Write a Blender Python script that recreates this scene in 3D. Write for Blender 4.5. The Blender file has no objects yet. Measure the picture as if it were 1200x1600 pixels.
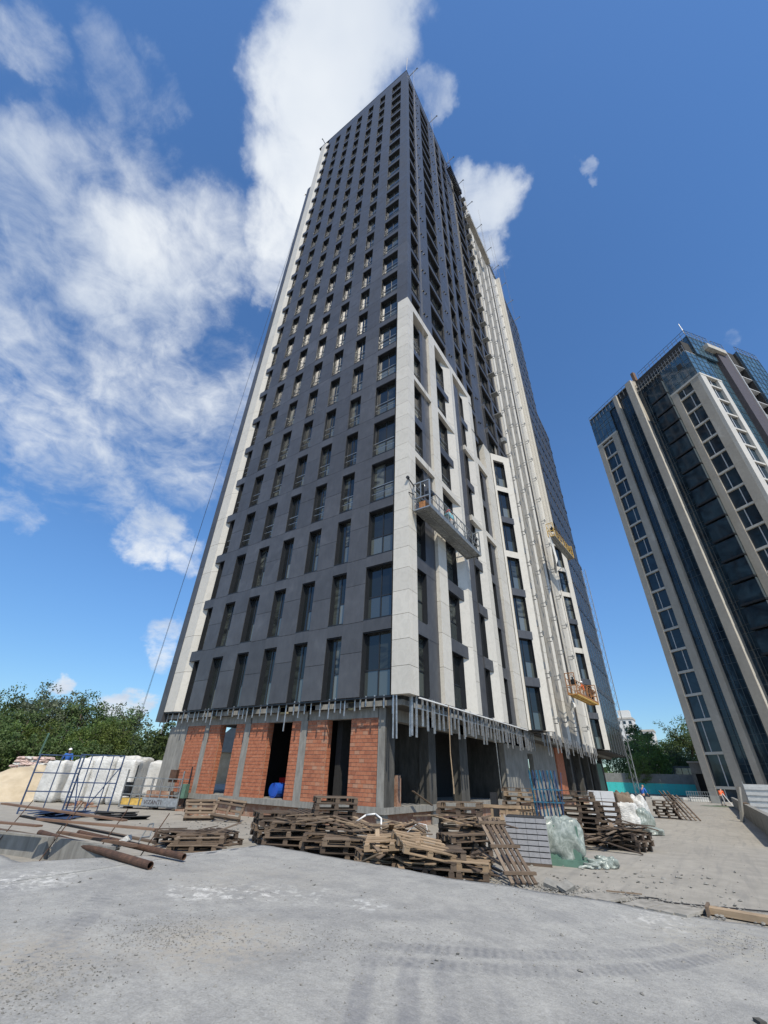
import bpy, math, random
from mathutils import Vector, Matrix, noise
R = math.radians
rnd = random.Random(7)
C = bpy.data.collections.new('site'); bpy.context.scene.collection.children.link(C)
SC = bpy.context.scene

# ---------------------------------------------------------------- camera
cam_d = bpy.data.cameras.new('camera'); cam = bpy.data.objects.new('camera', cam_d); C.objects.link(cam)
cam_d.sensor_fit = 'HORIZONTAL'; cam_d.sensor_width = 36; cam_d.lens = 653.7 / 1200 * 36
cam_d.clip_start = .05; cam_d.clip_end = 6000
yaw, pitch, roll = -0.599104, 0.561914, 0.032234
cy, sy, cp, sp, cr, sr = math.cos(yaw), math.sin(yaw), math.cos(pitch), math.sin(pitch), math.cos(roll), math.sin(roll)
fwd = Vector((sy*cp, cy*cp, sp)); right = Vector((cy, -sy, 0)); up = right.cross(fwd)
rr = cr*right + sr*up; uu = -sr*right + cr*up
CAMP = Vector((9.1165, -15.5669, 1.75))
cam.matrix_world = Matrix(((rr.x, uu.x, -fwd.x, CAMP.x), (rr.y, uu.y, -fwd.y, CAMP.y), (rr.z, uu.z, -fwd.z, CAMP.z), (0, 0, 0, 1)))
SC.camera = cam
SC.view_settings.view_transform = 'Standard'; SC.view_settings.look = 'None'
SC.view_settings.exposure = 0.55; SC.view_settings.gamma = 1; SC.view_settings.use_curve_mapping = False
SC.cycles.max_bounces = 6; SC.cycles.diffuse_bounces = 3; SC.cycles.glossy_bounces = 3

# ---------------------------------------------------------------- light
SUN_AZ, SUN_EL = -42.0, 52.0        # azimuth measured from +X towards +Y
sd = Vector((math.cos(R(SUN_AZ))*math.cos(R(SUN_EL)), math.sin(R(SUN_AZ))*math.cos(R(SUN_EL)), math.sin(R(SUN_EL))))
sl = bpy.data.lights.new('sun', 'SUN'); sun = bpy.data.objects.new('sun', sl); C.objects.link(sun)
sl.energy = 3.3; sl.angle = R(.6); sl.color = (1, .922, .785)
sun.rotation_euler = sd.to_track_quat('Z', 'Y').to_euler(); sun.location = (0, -40, 120)

W = bpy.data.worlds.new('World'); SC.world = W; W.use_nodes = True
nt = W.node_tree; N = nt.nodes; L = nt.links; N.clear()
def wn(t, **k):
    n = N.new(t)
    for a, b in k.items(): setattr(n, a, b)
    return n
def wmath(op, a, b=None, c=None, clamp=False):
    n = wn('ShaderNodeMath', operation=op); n.use_clamp = clamp
    for i, v in enumerate((a, b, c)):
        if v is None: continue
        if isinstance(v, (int, float)): n.inputs[i].default_value = v
        else: L.new(v, n.inputs[i])
    return n.outputs[0]
out = wn('ShaderNodeOutputWorld'); bg = wn('ShaderNodeBackground'); L.new(bg.outputs[0], out.inputs[0])
sky = wn('ShaderNodeTexSky'); sky.sky_type = 'NISHITA'; sky.sun_disc = False
sky.sun_elevation = R(SUN_EL); sky.sun_rotation = R(90 - SUN_AZ); sky.altitude = 150
sky.air_density = 1.0; sky.dust_density = .35; sky.ozone_density = 2.2
tc = wn('ShaderNodeTexCoord')
CL = [(-0.141,0.092,0.986,0.096,1.1),(-0.235,0.112,0.966,0.092,.95),(-0.318,0.161,0.934,0.087,.9),(-0.404,0.208,0.891,0.068,.75),(-0.464,0.259,0.847,0.046,.55),(-0.073,0.22,0.973,0.031,.5),(-0.052,0.396,0.917,0.056,.85),(-0.066,0.357,0.932,0.038,.8),(-0.067,0.46,0.885,0.032,.55),(0.109,0.415,0.903,0.013,.4),(-0.696,0.014,0.718,0.135,.52),(-0.634,0.099,0.767,0.128,.66),(-0.549,0.146,0.823,0.1,.52),(-0.773,0.029,0.634,0.097,.46),(-0.704,0.126,0.699,0.121,.45),(-0.55,-0.038,0.834,0.08,.4),(-0.634,-0.088,0.768,0.067,.42),(-0.513,-0.171,0.841,0.043,.35),(-0.443,-0.077,0.893,0.057,.4),(-0.744,0.259,0.615,0.172,.42),(-0.842,0.145,0.52,0.106,.42),(-0.64,0.313,0.702,0.104,.4),(-0.826,0.365,0.43,0.058,.85),(-0.814,0.432,0.387,0.034,.6),(-0.906,0.173,0.387,0.031,.3),(-0.855,0.469,0.222,0.039,.6),(-0.927,0.355,0.117,0.02,.9),(-0.888,0.446,0.114,0.029,.9),(-0.869,0.482,0.109,0.023,.8),(0.257,0.703,0.663,0.014,.16),
      # behind the camera the same kind of sky goes on
      (.3,-.8,.5,.25,.6),(.8,-.3,.5,.2,.55),(-.2,-.8,.6,.25,.6),(.6,-.7,.25,.2,.6)]
sepd = wn('ShaderNodeSeparateXYZ'); L.new(tc.outputs['Generated'], sepd.inputs[0])
zc = wmath('MAXIMUM', sepd.outputs[2], 0.0); zc = wmath('ADD', zc, .25)
comb = wn('ShaderNodeCombineXYZ')
L.new(wmath('DIVIDE', sepd.outputs[0], zc), comb.inputs[0]); L.new(wmath('DIVIDE', sepd.outputs[1], zc), comb.inputs[1])
# domain-warped direction makes ragged edges for the cloud masses
nz0 = wn('ShaderNodeTexNoise'); nz0.inputs['Scale'].default_value = 7; nz0.inputs['Detail'].default_value = 6; nz0.inputs['Roughness'].default_value = .58
L.new(tc.outputs['Generated'], nz0.inputs['Vector'])
vs = wn('ShaderNodeVectorMath', operation='SUBTRACT'); L.new(nz0.outputs['Color'], vs.inputs[0]); vs.inputs[1].default_value = (.5, .5, .5)
vm = wn('ShaderNodeVectorMath', operation='SCALE'); L.new(vs.outputs[0], vm.inputs[0]); vm.inputs['Scale'].default_value = .17
va = wn('ShaderNodeVectorMath', operation='ADD'); L.new(tc.outputs['Generated'], va.inputs[0]); L.new(vm.outputs[0], va.inputs[1])
vn = wn('ShaderNodeVectorMath', operation='NORMALIZE'); L.new(va.outputs[0], vn.inputs[0])
acc = None
for x, y, z, r, s in CL:
    l = math.sqrt(x*x+y*y+z*z)
    d = wn('ShaderNodeVectorMath', operation='DOT_PRODUCT'); L.new(vn.outputs[0], d.inputs[0]); d.inputs[1].default_value = (x/l, y/l, z/l)
    mr = wn('ShaderNodeMapRange', interpolation_type='SMOOTHSTEP'); L.new(d.outputs['Value'], mr.inputs[0])
    mr.inputs[1].default_value = math.cos(r*1.5); mr.inputs[2].default_value = math.cos(r*.35); mr.inputs[3].default_value = 0; mr.inputs[4].default_value = s
    acc = mr.outputs[0] if acc is None else wmath('MAXIMUM', acc, mr.outputs[0])
nz1 = wn('ShaderNodeTexNoise'); nz1.inputs['Scale'].default_value = 4.2; nz1.inputs['Detail'].default_value = 9; nz1.inputs['Roughness'].default_value = .64; nz1.inputs['Distortion'].default_value = .35
L.new(comb.outputs[0], nz1.inputs['Vector'])
d1 = wmath('MULTIPLY', wmath('SUBTRACT', nz1.outputs['Fac'], .5), 2.1)
nz3 = wn('ShaderNodeTexNoise'); nz3.inputs['Scale'].default_value = 15; nz3.inputs['Detail'].default_value = 8; nz3.inputs['Roughness'].default_value = .6; nz3.inputs['Distortion'].default_value = .8; L.new(comb.outputs[0], nz3.inputs['Vector'])
d1 = wmath('ADD', d1, wmath('MULTIPLY', wmath('SUBTRACT', nz3.outputs['Fac'], .5), .85))
dens = wmath('ADD', wmath('MULTIPLY', acc, 1.15), d1)
dens = wmath('MULTIPLY', dens, wmath('MINIMUM', wmath('ADD', wmath('MULTIPLY', acc, 6), .12), 1.0))
mr = wn('ShaderNodeMapRange', interpolation_type='SMOOTHSTEP'); L.new(dens, mr.inputs[0]); mr.inputs[1].default_value = .0; mr.inputs[2].default_value = 1.2
alpha = wmath('MULTIPLY', mr.outputs[0], .97)
# grey body of the thick clouds
nz2 = wn('ShaderNodeTexNoise'); nz2.inputs['Scale'].default_value = 2.2; nz2.inputs['Detail'].default_value = 5; L.new(comb.outputs[0], nz2.inputs['Vector'])
cc = wn('ShaderNodeValToRGB'); L.new(nz2.outputs['Fac'], cc.inputs[0])
cc.color_ramp.elements[0].position = .38; cc.color_ramp.elements[0].color = (3.7, 4.2, 5.0, 1)
cc.color_ramp.elements[1].position = .62; cc.color_ramp.elements[1].color = (5.6, 5.85, 6.1, 1)
hs = wn('ShaderNodeHueSaturation'); hs.inputs['Saturation'].default_value = 1.1; hs.inputs['Value'].default_value = 1.12; L.new(sky.outputs[0], hs.inputs['Color'])
gm = wn('ShaderNodeVectorMath', operation='MULTIPLY'); L.new(hs.outputs[0], gm.inputs[0]); gm.inputs[1].default_value = (.66, .84, .98)
hz = wn('ShaderNodeMapRange', interpolation_type='SMOOTHSTEP'); L.new(sepd.outputs[2], hz.inputs[0]); hz.inputs[1].default_value = -.02; hz.inputs[2].default_value = .45; hz.inputs[3].default_value = .68; hz.inputs[4].default_value = 1.06
hm = wn('ShaderNodeVectorMath', operation='SCALE'); L.new(gm.outputs[0], hm.inputs[0]); L.new(hz.outputs[0], hm.inputs['Scale'])
mx = wn('ShaderNodeMix', data_type='RGBA'); L.new(alpha, mx.inputs[0]); L.new(hm.outputs[0], mx.inputs[6]); L.new(cc.outputs[0], mx.inputs[7])
L.new(mx.outputs[2], bg.inputs['Color']); bg.inputs['Strength'].default_value = .11

# ---------------------------------------------------------------- helpers
MATS = {}
class NB:
    """small node-graph builder for materials"""
    def __init__(s, name):
        s.m = bpy.data.materials.new(name); s.m.use_nodes = True; s.t = s.m.node_tree; s.b = s.t.nodes['Principled BSDF']; MATS[name] = s.m
    def n(s, t, **k):
        n = s.t.nodes.new(t)
        for a, b in k.items(): setattr(n, a, b)
        return n
    def l(s, a, b): s.t.links.new(a, b)
    def pos(s, scale=(1, 1, 1), obj=False, rot=(0, 0, 0)):
        g = s.n('ShaderNodeTexCoord').outputs['Object'] if obj else s.n('ShaderNodeNewGeometry').outputs['Position']
        mp = s.n('ShaderNodeMapping'); mp.inputs['Scale'].default_value = scale; mp.inputs['Rotation'].default_value = rot; s.l(g, mp.inputs[0]); return mp.outputs[0]
    def noise(s, v, scale, detail=4, rough=.55, dist=0):
        q = s.n('ShaderNodeTexNoise'); s.l(v, q.inputs['Vector']); q.inputs['Scale'].default_value = scale; q.inputs['Detail'].default_value = detail
        q.inputs['Roughness'].default_value = rough; q.inputs['Distortion'].default_value = dist; return q.outputs['Fac']
    def ramp(s, f, stops):
        r = s.n('ShaderNodeValToRGB'); s.l(f, r.inputs[0]); e = r.color_ramp.elements
        while len(e) < len(stops): e.new(.5)
        for i, (p, c) in enumerate(stops):
            e[i].position = p; e[i].color = (c, c, c, 1) if isinstance(c, (int, float)) else (*c, 1)
        return r.outputs[0]
    def mix(s, f, a, b, mode='MIX'):
        q = s.n('ShaderNodeMix', data_type='RGBA', blend_type=mode)
        for i, v in ((0, f), (6, a), (7, b)):
            if isinstance(v, (int, float)): q.inputs[i].default_value = v if i == 0 else (v, v, v, 1)
            elif isinstance(v, tuple): q.inputs[i].default_value = (*v, 1)
            else: s.l(v, q.inputs[i])
        return q.outputs[2]
    def math(s, op, a, b=0, clamp=False):
        q = s.n('ShaderNodeMath', operation=op); q.use_clamp = clamp
        for i, v in enumerate((a, b)):
            if isinstance(v, (int, float)): q.inputs[i].default_value = v
            else: s.l(v, q.inputs[i])
        return q.outputs[0]
    def col(s, c):
        if isinstance(c, tuple): s.b.inputs['Base Color'].default_value = (*c, 1)
        else: s.l(c, s.b.inputs['Base Color'])
    def set(s, rough=None, metal=None, spec=None, ior=None):
        if rough is not None:
            if isinstance(rough, (int, float)): s.b.inputs['Roughness'].default_value = rough
            else: s.l(rough, s.b.inputs['Roughness'])
        if metal is not None: s.b.inputs['Metallic'].default_value = metal
        if spec is not None: s.b.inputs['Specular IOR Level'].default_value = spec
        if ior is not None: s.b.inputs['IOR'].default_value = ior
        return s
    def bump(s, h, strength=.3, dist=.02):
        q = s.n('ShaderNodeBump'); s.l(h, q.inputs['Height']); q.inputs['Strength'].default_value = strength; q.inputs['Distance'].default_value = dist
        s.l(q.outputs[0], s.b.inputs['Normal']); return s
    def rand(s): return s.n('ShaderNodeObjectInfo').outputs['Random']

def simple(name, c, rough=.6, metal=0, var=.15, scale=6, bump=0, spec=None):
    b = NB(name); v = b.pos(); f = b.noise(v, scale, 5)
    dark = tuple(x*(1-var) for x in c); lite = tuple(min(1, x*(1+var)) for x in c)
    b.col(b.ramp(f, [(.3, dark), (.7, lite)])); b.set(rough, metal, spec)
    if bump: b.bump(b.noise(v, scale*5, 4), bump, .01)
    return b.m

# --- cladding
b = NB('slate_cladding'); v = b.pos(rot=(0, .5, .4)); f = b.noise(v, .9, 6, .62, .6); g = b.noise(b.pos((1, 1, .35)), 5, 4)
c = b.mix(.4, b.ramp(f, [(.25, (.040, .042, .048)), (.55, (.063, .065, .072)), (.8, (.108, .109, .114))]), b.ramp(g, [(.3, (.048, .049, .055)), (.7, (.084, .085, .090))]))
hs_ = b.n('ShaderNodeHueSaturation'); b.l(c, hs_.inputs['Color']); b.l(b.math('ADD', b.math('MULTIPLY', b.rand(), .30), .86), hs_.inputs['Value'])
b.col(hs_.outputs[0]); b.set(b.ramp(f, [(.3, .5), (.7, .36)]), spec=.5); b.bump(g, .05, .01)
b = NB('pale_stone'); v = b.pos(rot=(.3, .2, .5)); f = b.noise(v, 1.6, 6, .6, 1.2); g = b.noise(v, 40, 3)
c = b.mix(.3, b.ramp(f, [(.3, (.48, .455, .40)), (.5, (.59, .56, .50)), (.62, (.51, .485, .43)), (.75, (.61, .58, .52))]), b.ramp(g, [(.35, (.48, .46, .42)), (.7, (.58, .56, .51))]))
hs_ = b.n('ShaderNodeHueSaturation'); b.l(c, hs_.inputs['Color']); b.l(b.math('ADD', b.math('MULTIPLY', b.rand(), .1), .94), hs_.inputs['Value'])
b.col(hs_.outputs[0]); b.set(.45, spec=.4)
simple('raw_wall', (.42, .40, .36), .85, var=.2, scale=1.3, bump=.2)
simple('frame_dark', (.028, .031, .036), .35, .3, var=.1)
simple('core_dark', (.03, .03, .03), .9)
b = NB('window_glass'); r = b.rand()
f = b.noise(b.pos((.5, .5, 1.4)), 1.3, 3, .5, 1.5)
inner = b.mix(b.ramp(f, [(.42, 0.0), (.62, 1.0)]), b.ramp(r, [(0, (.008, .010, .011)), (.55, (.014, .018, .018)), (.7, (.05, .058, .052)), (1, (.12, .13, .115))]), (.012, .014, .015))
b.col(inner); b.set(.05, spec=.6, ior=1.55)
b.bump(b.noise(b.pos(), .6, 2), .04, .05)
simple('interior_shade', (.018, .018, .018), .95)  # near-black in place of bare concrete: shade inside the openings painted in
b = NB('pale_pane_glass'); b.col(b.ramp(b.rand(), [(0, (.03, .036, .035)), (.5, (.08, .092, .085)), (1, (.13, .14, .125))])); b.set(.06, spec=1.0, ior=1.6)  # paler base puts reflections and curtains of the lower panes into the colour
simple('strip_board', (.27, .255, .225), .8, var=.2, scale=1.6, bump=.15)
b = NB('curtain_glass'); v = b.pos(); f = b.noise(v, .35, 5, .6, 1.0)
b.col(b.ramp(f, [(.35, (.010, .018, .028)), (.65, (.030, .058, .082))])); b.set(.06, spec=.45, ior=1.5); b.bump(b.noise(v, .5, 3), .08, .12)
b = NB('blue_glass'); v = b.pos(); f = b.noise(v, .25, 5, .6, 1.0)
b.col(b.ramp(f, [(.35, (.03, .07, .11)), (.65, (.07, .14, .19))])); b.set(.06, spec=.9, ior=1.6); b.bump(b.noise(v, .5, 3), .08, .12)
simple('galvanised', (.42, .43, .44), .42, .75, var=.25, scale=9)
simple('steel_dull', (.28, .29, .29), .5, .6, var=.35, scale=7)
simple('rail_metal', (.36, .38, .38), .35, .7, var=.1)
# --- site materials
b = NB('concrete'); v = b.pos(); f = b.noise(v, 1.2, 8, .62); g = b.noise(b.pos((2.5, 2.5, .5)), 3, 5, .6); h = b.noise(v, 30, 3)
c = b.mix(.5, b.ramp(f, [(.3, (.14, .135, .12)), (.55, (.22, .212, .19)), (.75, (.31, .30, .27))]), b.ramp(g, [(.35, (.15, .145, .135)), (.65, (.32, .315, .29))]))
b.col(c); b.set(.88); b.bump(h, .35, .01)
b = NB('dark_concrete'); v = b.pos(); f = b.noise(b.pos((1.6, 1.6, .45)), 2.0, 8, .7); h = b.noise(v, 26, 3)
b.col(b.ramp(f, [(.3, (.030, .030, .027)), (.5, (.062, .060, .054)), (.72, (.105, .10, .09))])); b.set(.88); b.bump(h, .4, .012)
b = NB('brick_clay'); v = b.pos(); f = b.noise(v, 9, 5); r = b.rand()
c = b.mix(.5, b.ramp(f, [(.3, (.27, .095, .05)), (.7, (.41, .175, .10))]), b.ramp(r, [(0, (.22, .065, .032)), (.45, (.38, .13, .065)), (.8, (.44, .18, .095)), (1, (.40, .27, .19))]))
b.col(c); b.set(.85); b.bump(b.noise(v, 50, 2), .3, .006)
b = NB('brick_clay_mass'); v = b.pos(); f = b.noise(v, 5, 6, .7); b.col(b.ramp(f, [(.3, (.25, .075, .036)), (.55, (.40, .145, .075)), (.78, (.42, .25, .17))])); b.set(.85)
b = NB('old_brick'); v = b.pos(); f = b.noise(v, 4, 6, .7); b.col(b.ramp(f, [(.3, (.16, .075, .045)), (.5, (.27, .15, .10)), (.75, (.36, .31, .25))])); b.set(.9)
simple('mortar', (.27, .2, .16), .95, var=.2, scale=8)
def wood(name, a, bb, cc_):
    b = NB(name); r = b.rand(); v = b.pos((1.2, 14, 14), obj=True); f = b.noise(v, 2.2, 6, .6, .4); g = b.noise(b.pos(), 2.3, 4, .6)
    c = b.mix(.45, b.ramp(f, [(.3, a), (.7, bb)]), b.ramp(r, [(0, a), (.5, bb), (1, cc_)]))
    c = b.mix(b.ramp(g, [(.45, 0.0), (.75, .5)]), c, tuple(x*.4 for x in a)); b.col(c); b.set(.85); b.bump(f, .4, .004); return b.m
wood('wood_old', (.072, .050, .034), (.17, .122, .084), (.32, .25, .18))
wood('wood_dark', (.042, .030, .022), (.105, .074, .053), (.21, .16, .115))
wood('wood_pale', (.21, .15, .092), (.35, .25, .16), (.47, .36, .24))
wood('wood_rusty', (.12, .070, .045), (.19, .115, .075), (.27, .17, .11))
b = NB('rust'); v = b.pos(); f = b.noise(v, 7, 6, .7); b.col(b.ramp(f, [(.3, (.045, .027, .02)), (.55, (.10, .055, .036)), (.75, (.17, .095, .06))])); b.set(.75, .25); b.bump(f, .3, .004)
simple('blue_paint', (.03, .055, .12), .5, .1, var=.3)
simple('teal_paint', (.025, .12, .19), .5, .1, var=.35)
simple('paver', (.27, .272, .285), .85, var=.12, scale=14, bump=.3)
simple('white_sheet', (.55, .56, .57), .6, var=.06)
simple('block_white', (.62, .62, .60), .8, var=.08, scale=3)
simple('wool', (.30, .25, .14), .95, var=.35, scale=7, bump=.5)
simple('yellow_paint', (.55, .36, .09), .5, .1, var=.25)
simple('orange_paint', (.32, .15, .06), .6, .1, var=.4, scale=10)
simple('green_plastic', (.09, .17, .13), .5, var=.2)
b = NB('stretch_film'); v = b.pos(); f = b.noise(v, 6, 5, .6, 1.5)
b.col(b.ramp(f, [(.35, (.17, .20, .18)), (.55, (.28, .315, .285)), (.72, (.46, .49, .455))])); b.set(.3, spec=.5); b.bump(b.noise(b.pos((2.2, 2.2, .5)), 4, 3, .5, 1.2), .5, .04)
b = NB('bag_white'); v = b.pos(); f = b.noise(v, 2.5, 5, .6); b.col(b.ramp(f, [(.3, (.46, .455, .43)), (.7, (.68, .675, .65))])); b.set(.6); b.bump(b.noise(b.pos((2, 2, 5)), 3, 4, .6, 1.5), .8, .06)
simple('bag_pink', (.50, .38, .34), .8, var=.3, scale=12)
b = NB('sand'); v = b.pos(); f = b.noise(v, 1.4, 7, .6); b.col(b.ramp(f, [(.3, (.38, .31, .21)), (.7, (.52, .44, .32))])); b.set(.95); b.bump(b.noise(v, 14, 4), .5, .03)
simple('cable_black', (.02, .02, .022), .6)
simple('pvc_white', (.7, .7, .68), .4, var=.03)
simple('blue_barrel', (.02, .09, .45), .4, var=.1)
simple('red_plastic', (.5, .03, .03), .45, var=.1)
simple('plank_dusty', (.27, .255, .225), .95, var=.25, scale=5, bump=.4)
# ground dust
b = NB('site_dust'); v = b.pos(); f = b.noise(v, .22, 8, .62, .4); g = b.noise(v, 2.2, 7, .65); h = b.noise(v, 24, 3)
c = b.mix(.5, b.ramp(f, [(.3, (.215, .20, .17)), (.5, (.275, .255, .215)), (.72, (.35, .325, .275))]), b.ramp(g, [(.3, (.21, .20, .18)), (.6, (.33, .31, .275)), (.75, (.42, .40, .36))]))
trk = b.noise(b.pos((3.0, .22, 1), rot=(0, 0, .06)), 1.5, 6, .6, .6)
c = b.mix(b.ramp(trk, [(.5, 0.0), (.66, .38)]), c, (.16, .155, .145)); b.col(c); b.set(.95); b.bump(b.mix(.5, g, h), .6, .03)
b = NB('pale_stone2'); v = b.pos(); f = b.noise(b.pos((1, 1, .6)), .35, 5, .6, .8); g = b.noise(v, 3, 4)
b.col(b.mix(.35, b.ramp(f, [(.35, (.40, .355, .29)), (.6, (.48, .435, .365)), (.74, (.66, .61, .53))]), b.ramp(g, [(.3, (.34, .305, .255)), (.7, (.50, .455, .385))]))); b.set(.6)
simple('mullion', (.09, .115, .13), .4, .3)
simple('slate_brown', (.075, .062, .065), .6, var=.15, scale=2)
simple('hoard_grey', (.20, .21, .205), .7, var=.15, scale=2); simple('teal_board', (.05, .52, .52), .6, var=.08)
simple('galv_pale', (.52, .53, .53), .45, .3, var=.1)
simple('bark', (.10, .08, .06), .9, var=.3, scale=5)
simple('skin', (.42, .25, .18), .6, var=.05); simple('cloth_navy', (.02, .025, .04), .8); simple('cloth_orange', (.75, .12, .03), .7, var=.08); simple('cloth_blue', (.02, .11, .42), .7, var=.08); simple('cloth_teal', (.12, .32, .38), .7); simple('cloth_grey', (.25, .26, .27), .8); simple('helmet_white', (.8, .8, .8), .35, var=.02); simple('helmet_red', (.6, .02, .04), .35, var=.02)

# foreground slab: worn grey concrete with tyre marks, lime spills and grit
b = NB('slab_concrete'); v = b.pos(); f = b.noise(v, .45, 8, .62, .6); g = b.noise(v, 3.2, 8, .68); h = b.noise(v, 60, 4)
c = b.mix(.55, b.ramp(f, [(.3, (.25, .246, .222)), (.5, (.325, .32, .288)), (.7, (.40, .388, .345))]), b.ramp(g, [(.3, (.155, .155, .148)), (.5, (.30, .296, .268)), (.68, (.46, .448, .40))]))
c = b.mix(.3, c, b.ramp(h, [(.3, .10), (.7, .50)])); c = b.mix(.25, c, b.ramp(b.noise(v, 19, 5, .7), [(.3, .12), (.7, .48)]))
# shallow smears left by scraped mud, and small pits
sm = b.noise(b.pos((.8, 1.3, 1), rot=(0, 0, .55)), 1.1, 9, .7, .3)
c = b.mix(b.ramp(sm, [(.47, 0.0), (.72, .55)]), c, (.15, .153, .158))
vo = b.n('ShaderNodeTexVoronoi'); vo.inputs['Scale'].default_value = 9; vo.inputs['Randomness'].default_value = 1; b.l(b.pos(), vo.inputs['Vector'])
pit = b.math('MULTIPLY', b.ramp(vo.outputs['Distance'], [(.07, 1.0), (.13, 0.0)]), b.ramp(b.noise(b.pos(), .8, 4), [(.45, 0.0), (.6, 1.0)]))
c = b.mix(b.math('MULTIPLY', pit, .65), c, (.10, .10, .098))
vo2 = b.n('ShaderNodeTexVoronoi'); vo2.inputs['Scale'].default_value = 23; b.l(b.pos(), vo2.inputs['Vector'])
c = b.mix(b.math('MULTIPLY', b.ramp(vo2.outputs['Distance'], [(.08, 1.0), (.16, 0.0)]), .35), c, (.5, .495, .47))
# tyre arcs: rings round a far turning centre, broken up by noise and crossed by tread bars
def arcs(cx, cy, radii, width, a, col, mask=None, tread=0):
    global c
    sx = b.n('ShaderNodeVectorMath', operation='SUBTRACT'); b.l(b.pos(), sx.inputs[0]); sx.inputs[1].default_value = (cx, cy, 0)
    ml = b.n('ShaderNodeVectorMath', operation='MULTIPLY'); b.l(sx.outputs[0], ml.inputs[0]); ml.inputs[1].default_value = (1, 1, 0)
    ln = b.n('ShaderNodeVectorMath', operation='LENGTH'); b.l(ml.outputs[0], ln.inputs[0])
    wob = b.math('ADD', ln.outputs['Value'], b.math('MULTIPLY', b.noise(b.pos(), 5, 4, .7), .07))
    tot = None
    for rad in radii:
        d = b.math('ABSOLUTE', b.math('SUBTRACT', wob, rad + .035))
        m = b.n('ShaderNodeMapRange', interpolation_type='SMOOTHSTEP'); b.l(d, m.inputs[0]); m.inputs[1].default_value = width; m.inputs[2].default_value = width*.45; m.inputs[3].default_value = 0; m.inputs[4].default_value = a
        tot = m.outputs[0] if tot is None else b.math('MAXIMUM', tot, m.outputs[0])
    msk = b.math('MULTIPLY', tot, b.ramp(b.noise(b.pos(), .9, 6, .65), [(.36, .15), (.6, 1.0)]))
    msk = b.math('MULTIPLY', msk, b.ramp(b.noise(b.pos(), 14, 5, .75), [(.3, .35), (.62, 1.0)]))
    if tread:
        sp_ = b.n('ShaderNodeSeparateXYZ'); b.l(sx.outputs[0], sp_.inputs[0]); an = b.math('ARCTAN2', sp_.outputs[1], sp_.outputs[0])
        tw = b.math('SINE', b.math('ADD', b.math('MULTIPLY', an, tread), b.math('MULTIPLY', wob, 24)))
        msk = b.math('MULTIPLY', msk, b.math('ADD', b.math('MULTIPLY', tw, .28), .72))
    if mask:
        dd = b.n('ShaderNodeVectorMath', operation='DISTANCE'); b.l(b.pos((1, 1, 0)), dd.inputs[0]); dd.inputs[1].default_value = (mask[0], mask[1], 0)
        m = b.n('ShaderNodeMapRange', interpolation_type='SMOOTHSTEP'); b.l(dd.outputs['Value'], m.inputs[0]); m.inputs[1].default_value = mask[2]; m.inputs[2].default_value = mask[2]*.4; m.inputs[3].default_value = 0; m.inputs[4].default_value = 1
        msk = b.math('MULTIPLY', msk, m.outputs[0])
    c = b.mix(msk, c, col)
arcs(.4, -3.4, (8.75, 9.12, 10.45), .17, .75, (.115, .12, .135), (7.6, -8.9, 4.2), 520)
arcs(.4, -3.4, (7.6,), .3, .35, (.13, .135, .148), (5.6, -8.6, 3.4))
arcs(41, 9, (40.35, 39.95, 39.62, 39.1), .13, .6, (.115, .12, .14), (6.7, -11.6, 1.9))
arcs(-8.0, -24.0, (14.2, 14.6, 16.0), .22, .55, (.12, .125, .14), (1.6, -12.6, 3.2), 700)
# white lime spills and beige grit patches
def spill(x, y, r, col, a, sc=7, lo=.50, hi=.62):
    global c
    sx = b.n('ShaderNodeVectorMath', operation='DISTANCE'); b.l(b.pos((1, 1, 0)), sx.inputs[0]); sx.inputs[1].default_value = (x, y, 0)
    m = b.n('ShaderNodeMapRange', interpolation_type='SMOOTHSTEP'); b.l(sx.outputs['Value'], m.inputs[0]); m.inputs[1].default_value = r; m.inputs[2].default_value = r*.2; m.inputs[3].default_value = 0; m.inputs[4].default_value = 1
    c = b.mix(b.math('MULTIPLY', m.outputs[0], b.math('MULTIPLY', b.ramp(b.noise(b.pos(), sc, 7, .7, .5), [(lo, 0.0), (hi, 1.0)]), a)), c, col)
spill(2.29, -10.1, .8, (.66, .65, .62), .9); spill(2.95, -9.75, .8, (.64, .63, .6), .85); spill(-.3, -11.4, 1.1, (.64, .63, .6), .8); spill(3.7, -9.2, .9, (.6, .6, .57), .5, 7, .54, .66); spill(4.6, -9.1, .5, (.62, .62, .6), .7); spill(7.9, -6.2, .9, (.6, .59, .56), .7)
spill(4.2, -11.3, 1.2, (.35, .32, .27), .85, 11, .42, .56); spill(3.2, -13.0, 1.4, (.34, .31, .26), .8, 11, .42, .56); spill(8.8, -6.6, 1.6, (.36, .34, .29), .7, 9, .42, .6); spill(2.0, -9.0, 2.2, (.33, .315, .28), .6, 3, .4, .62)
b.col(c); b.set(.82, spec=.35); b.bump(b.mix(.4, b.mix(.5, g, h), b.noise(v, 17, 6, .7)), .8, .03)

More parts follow.
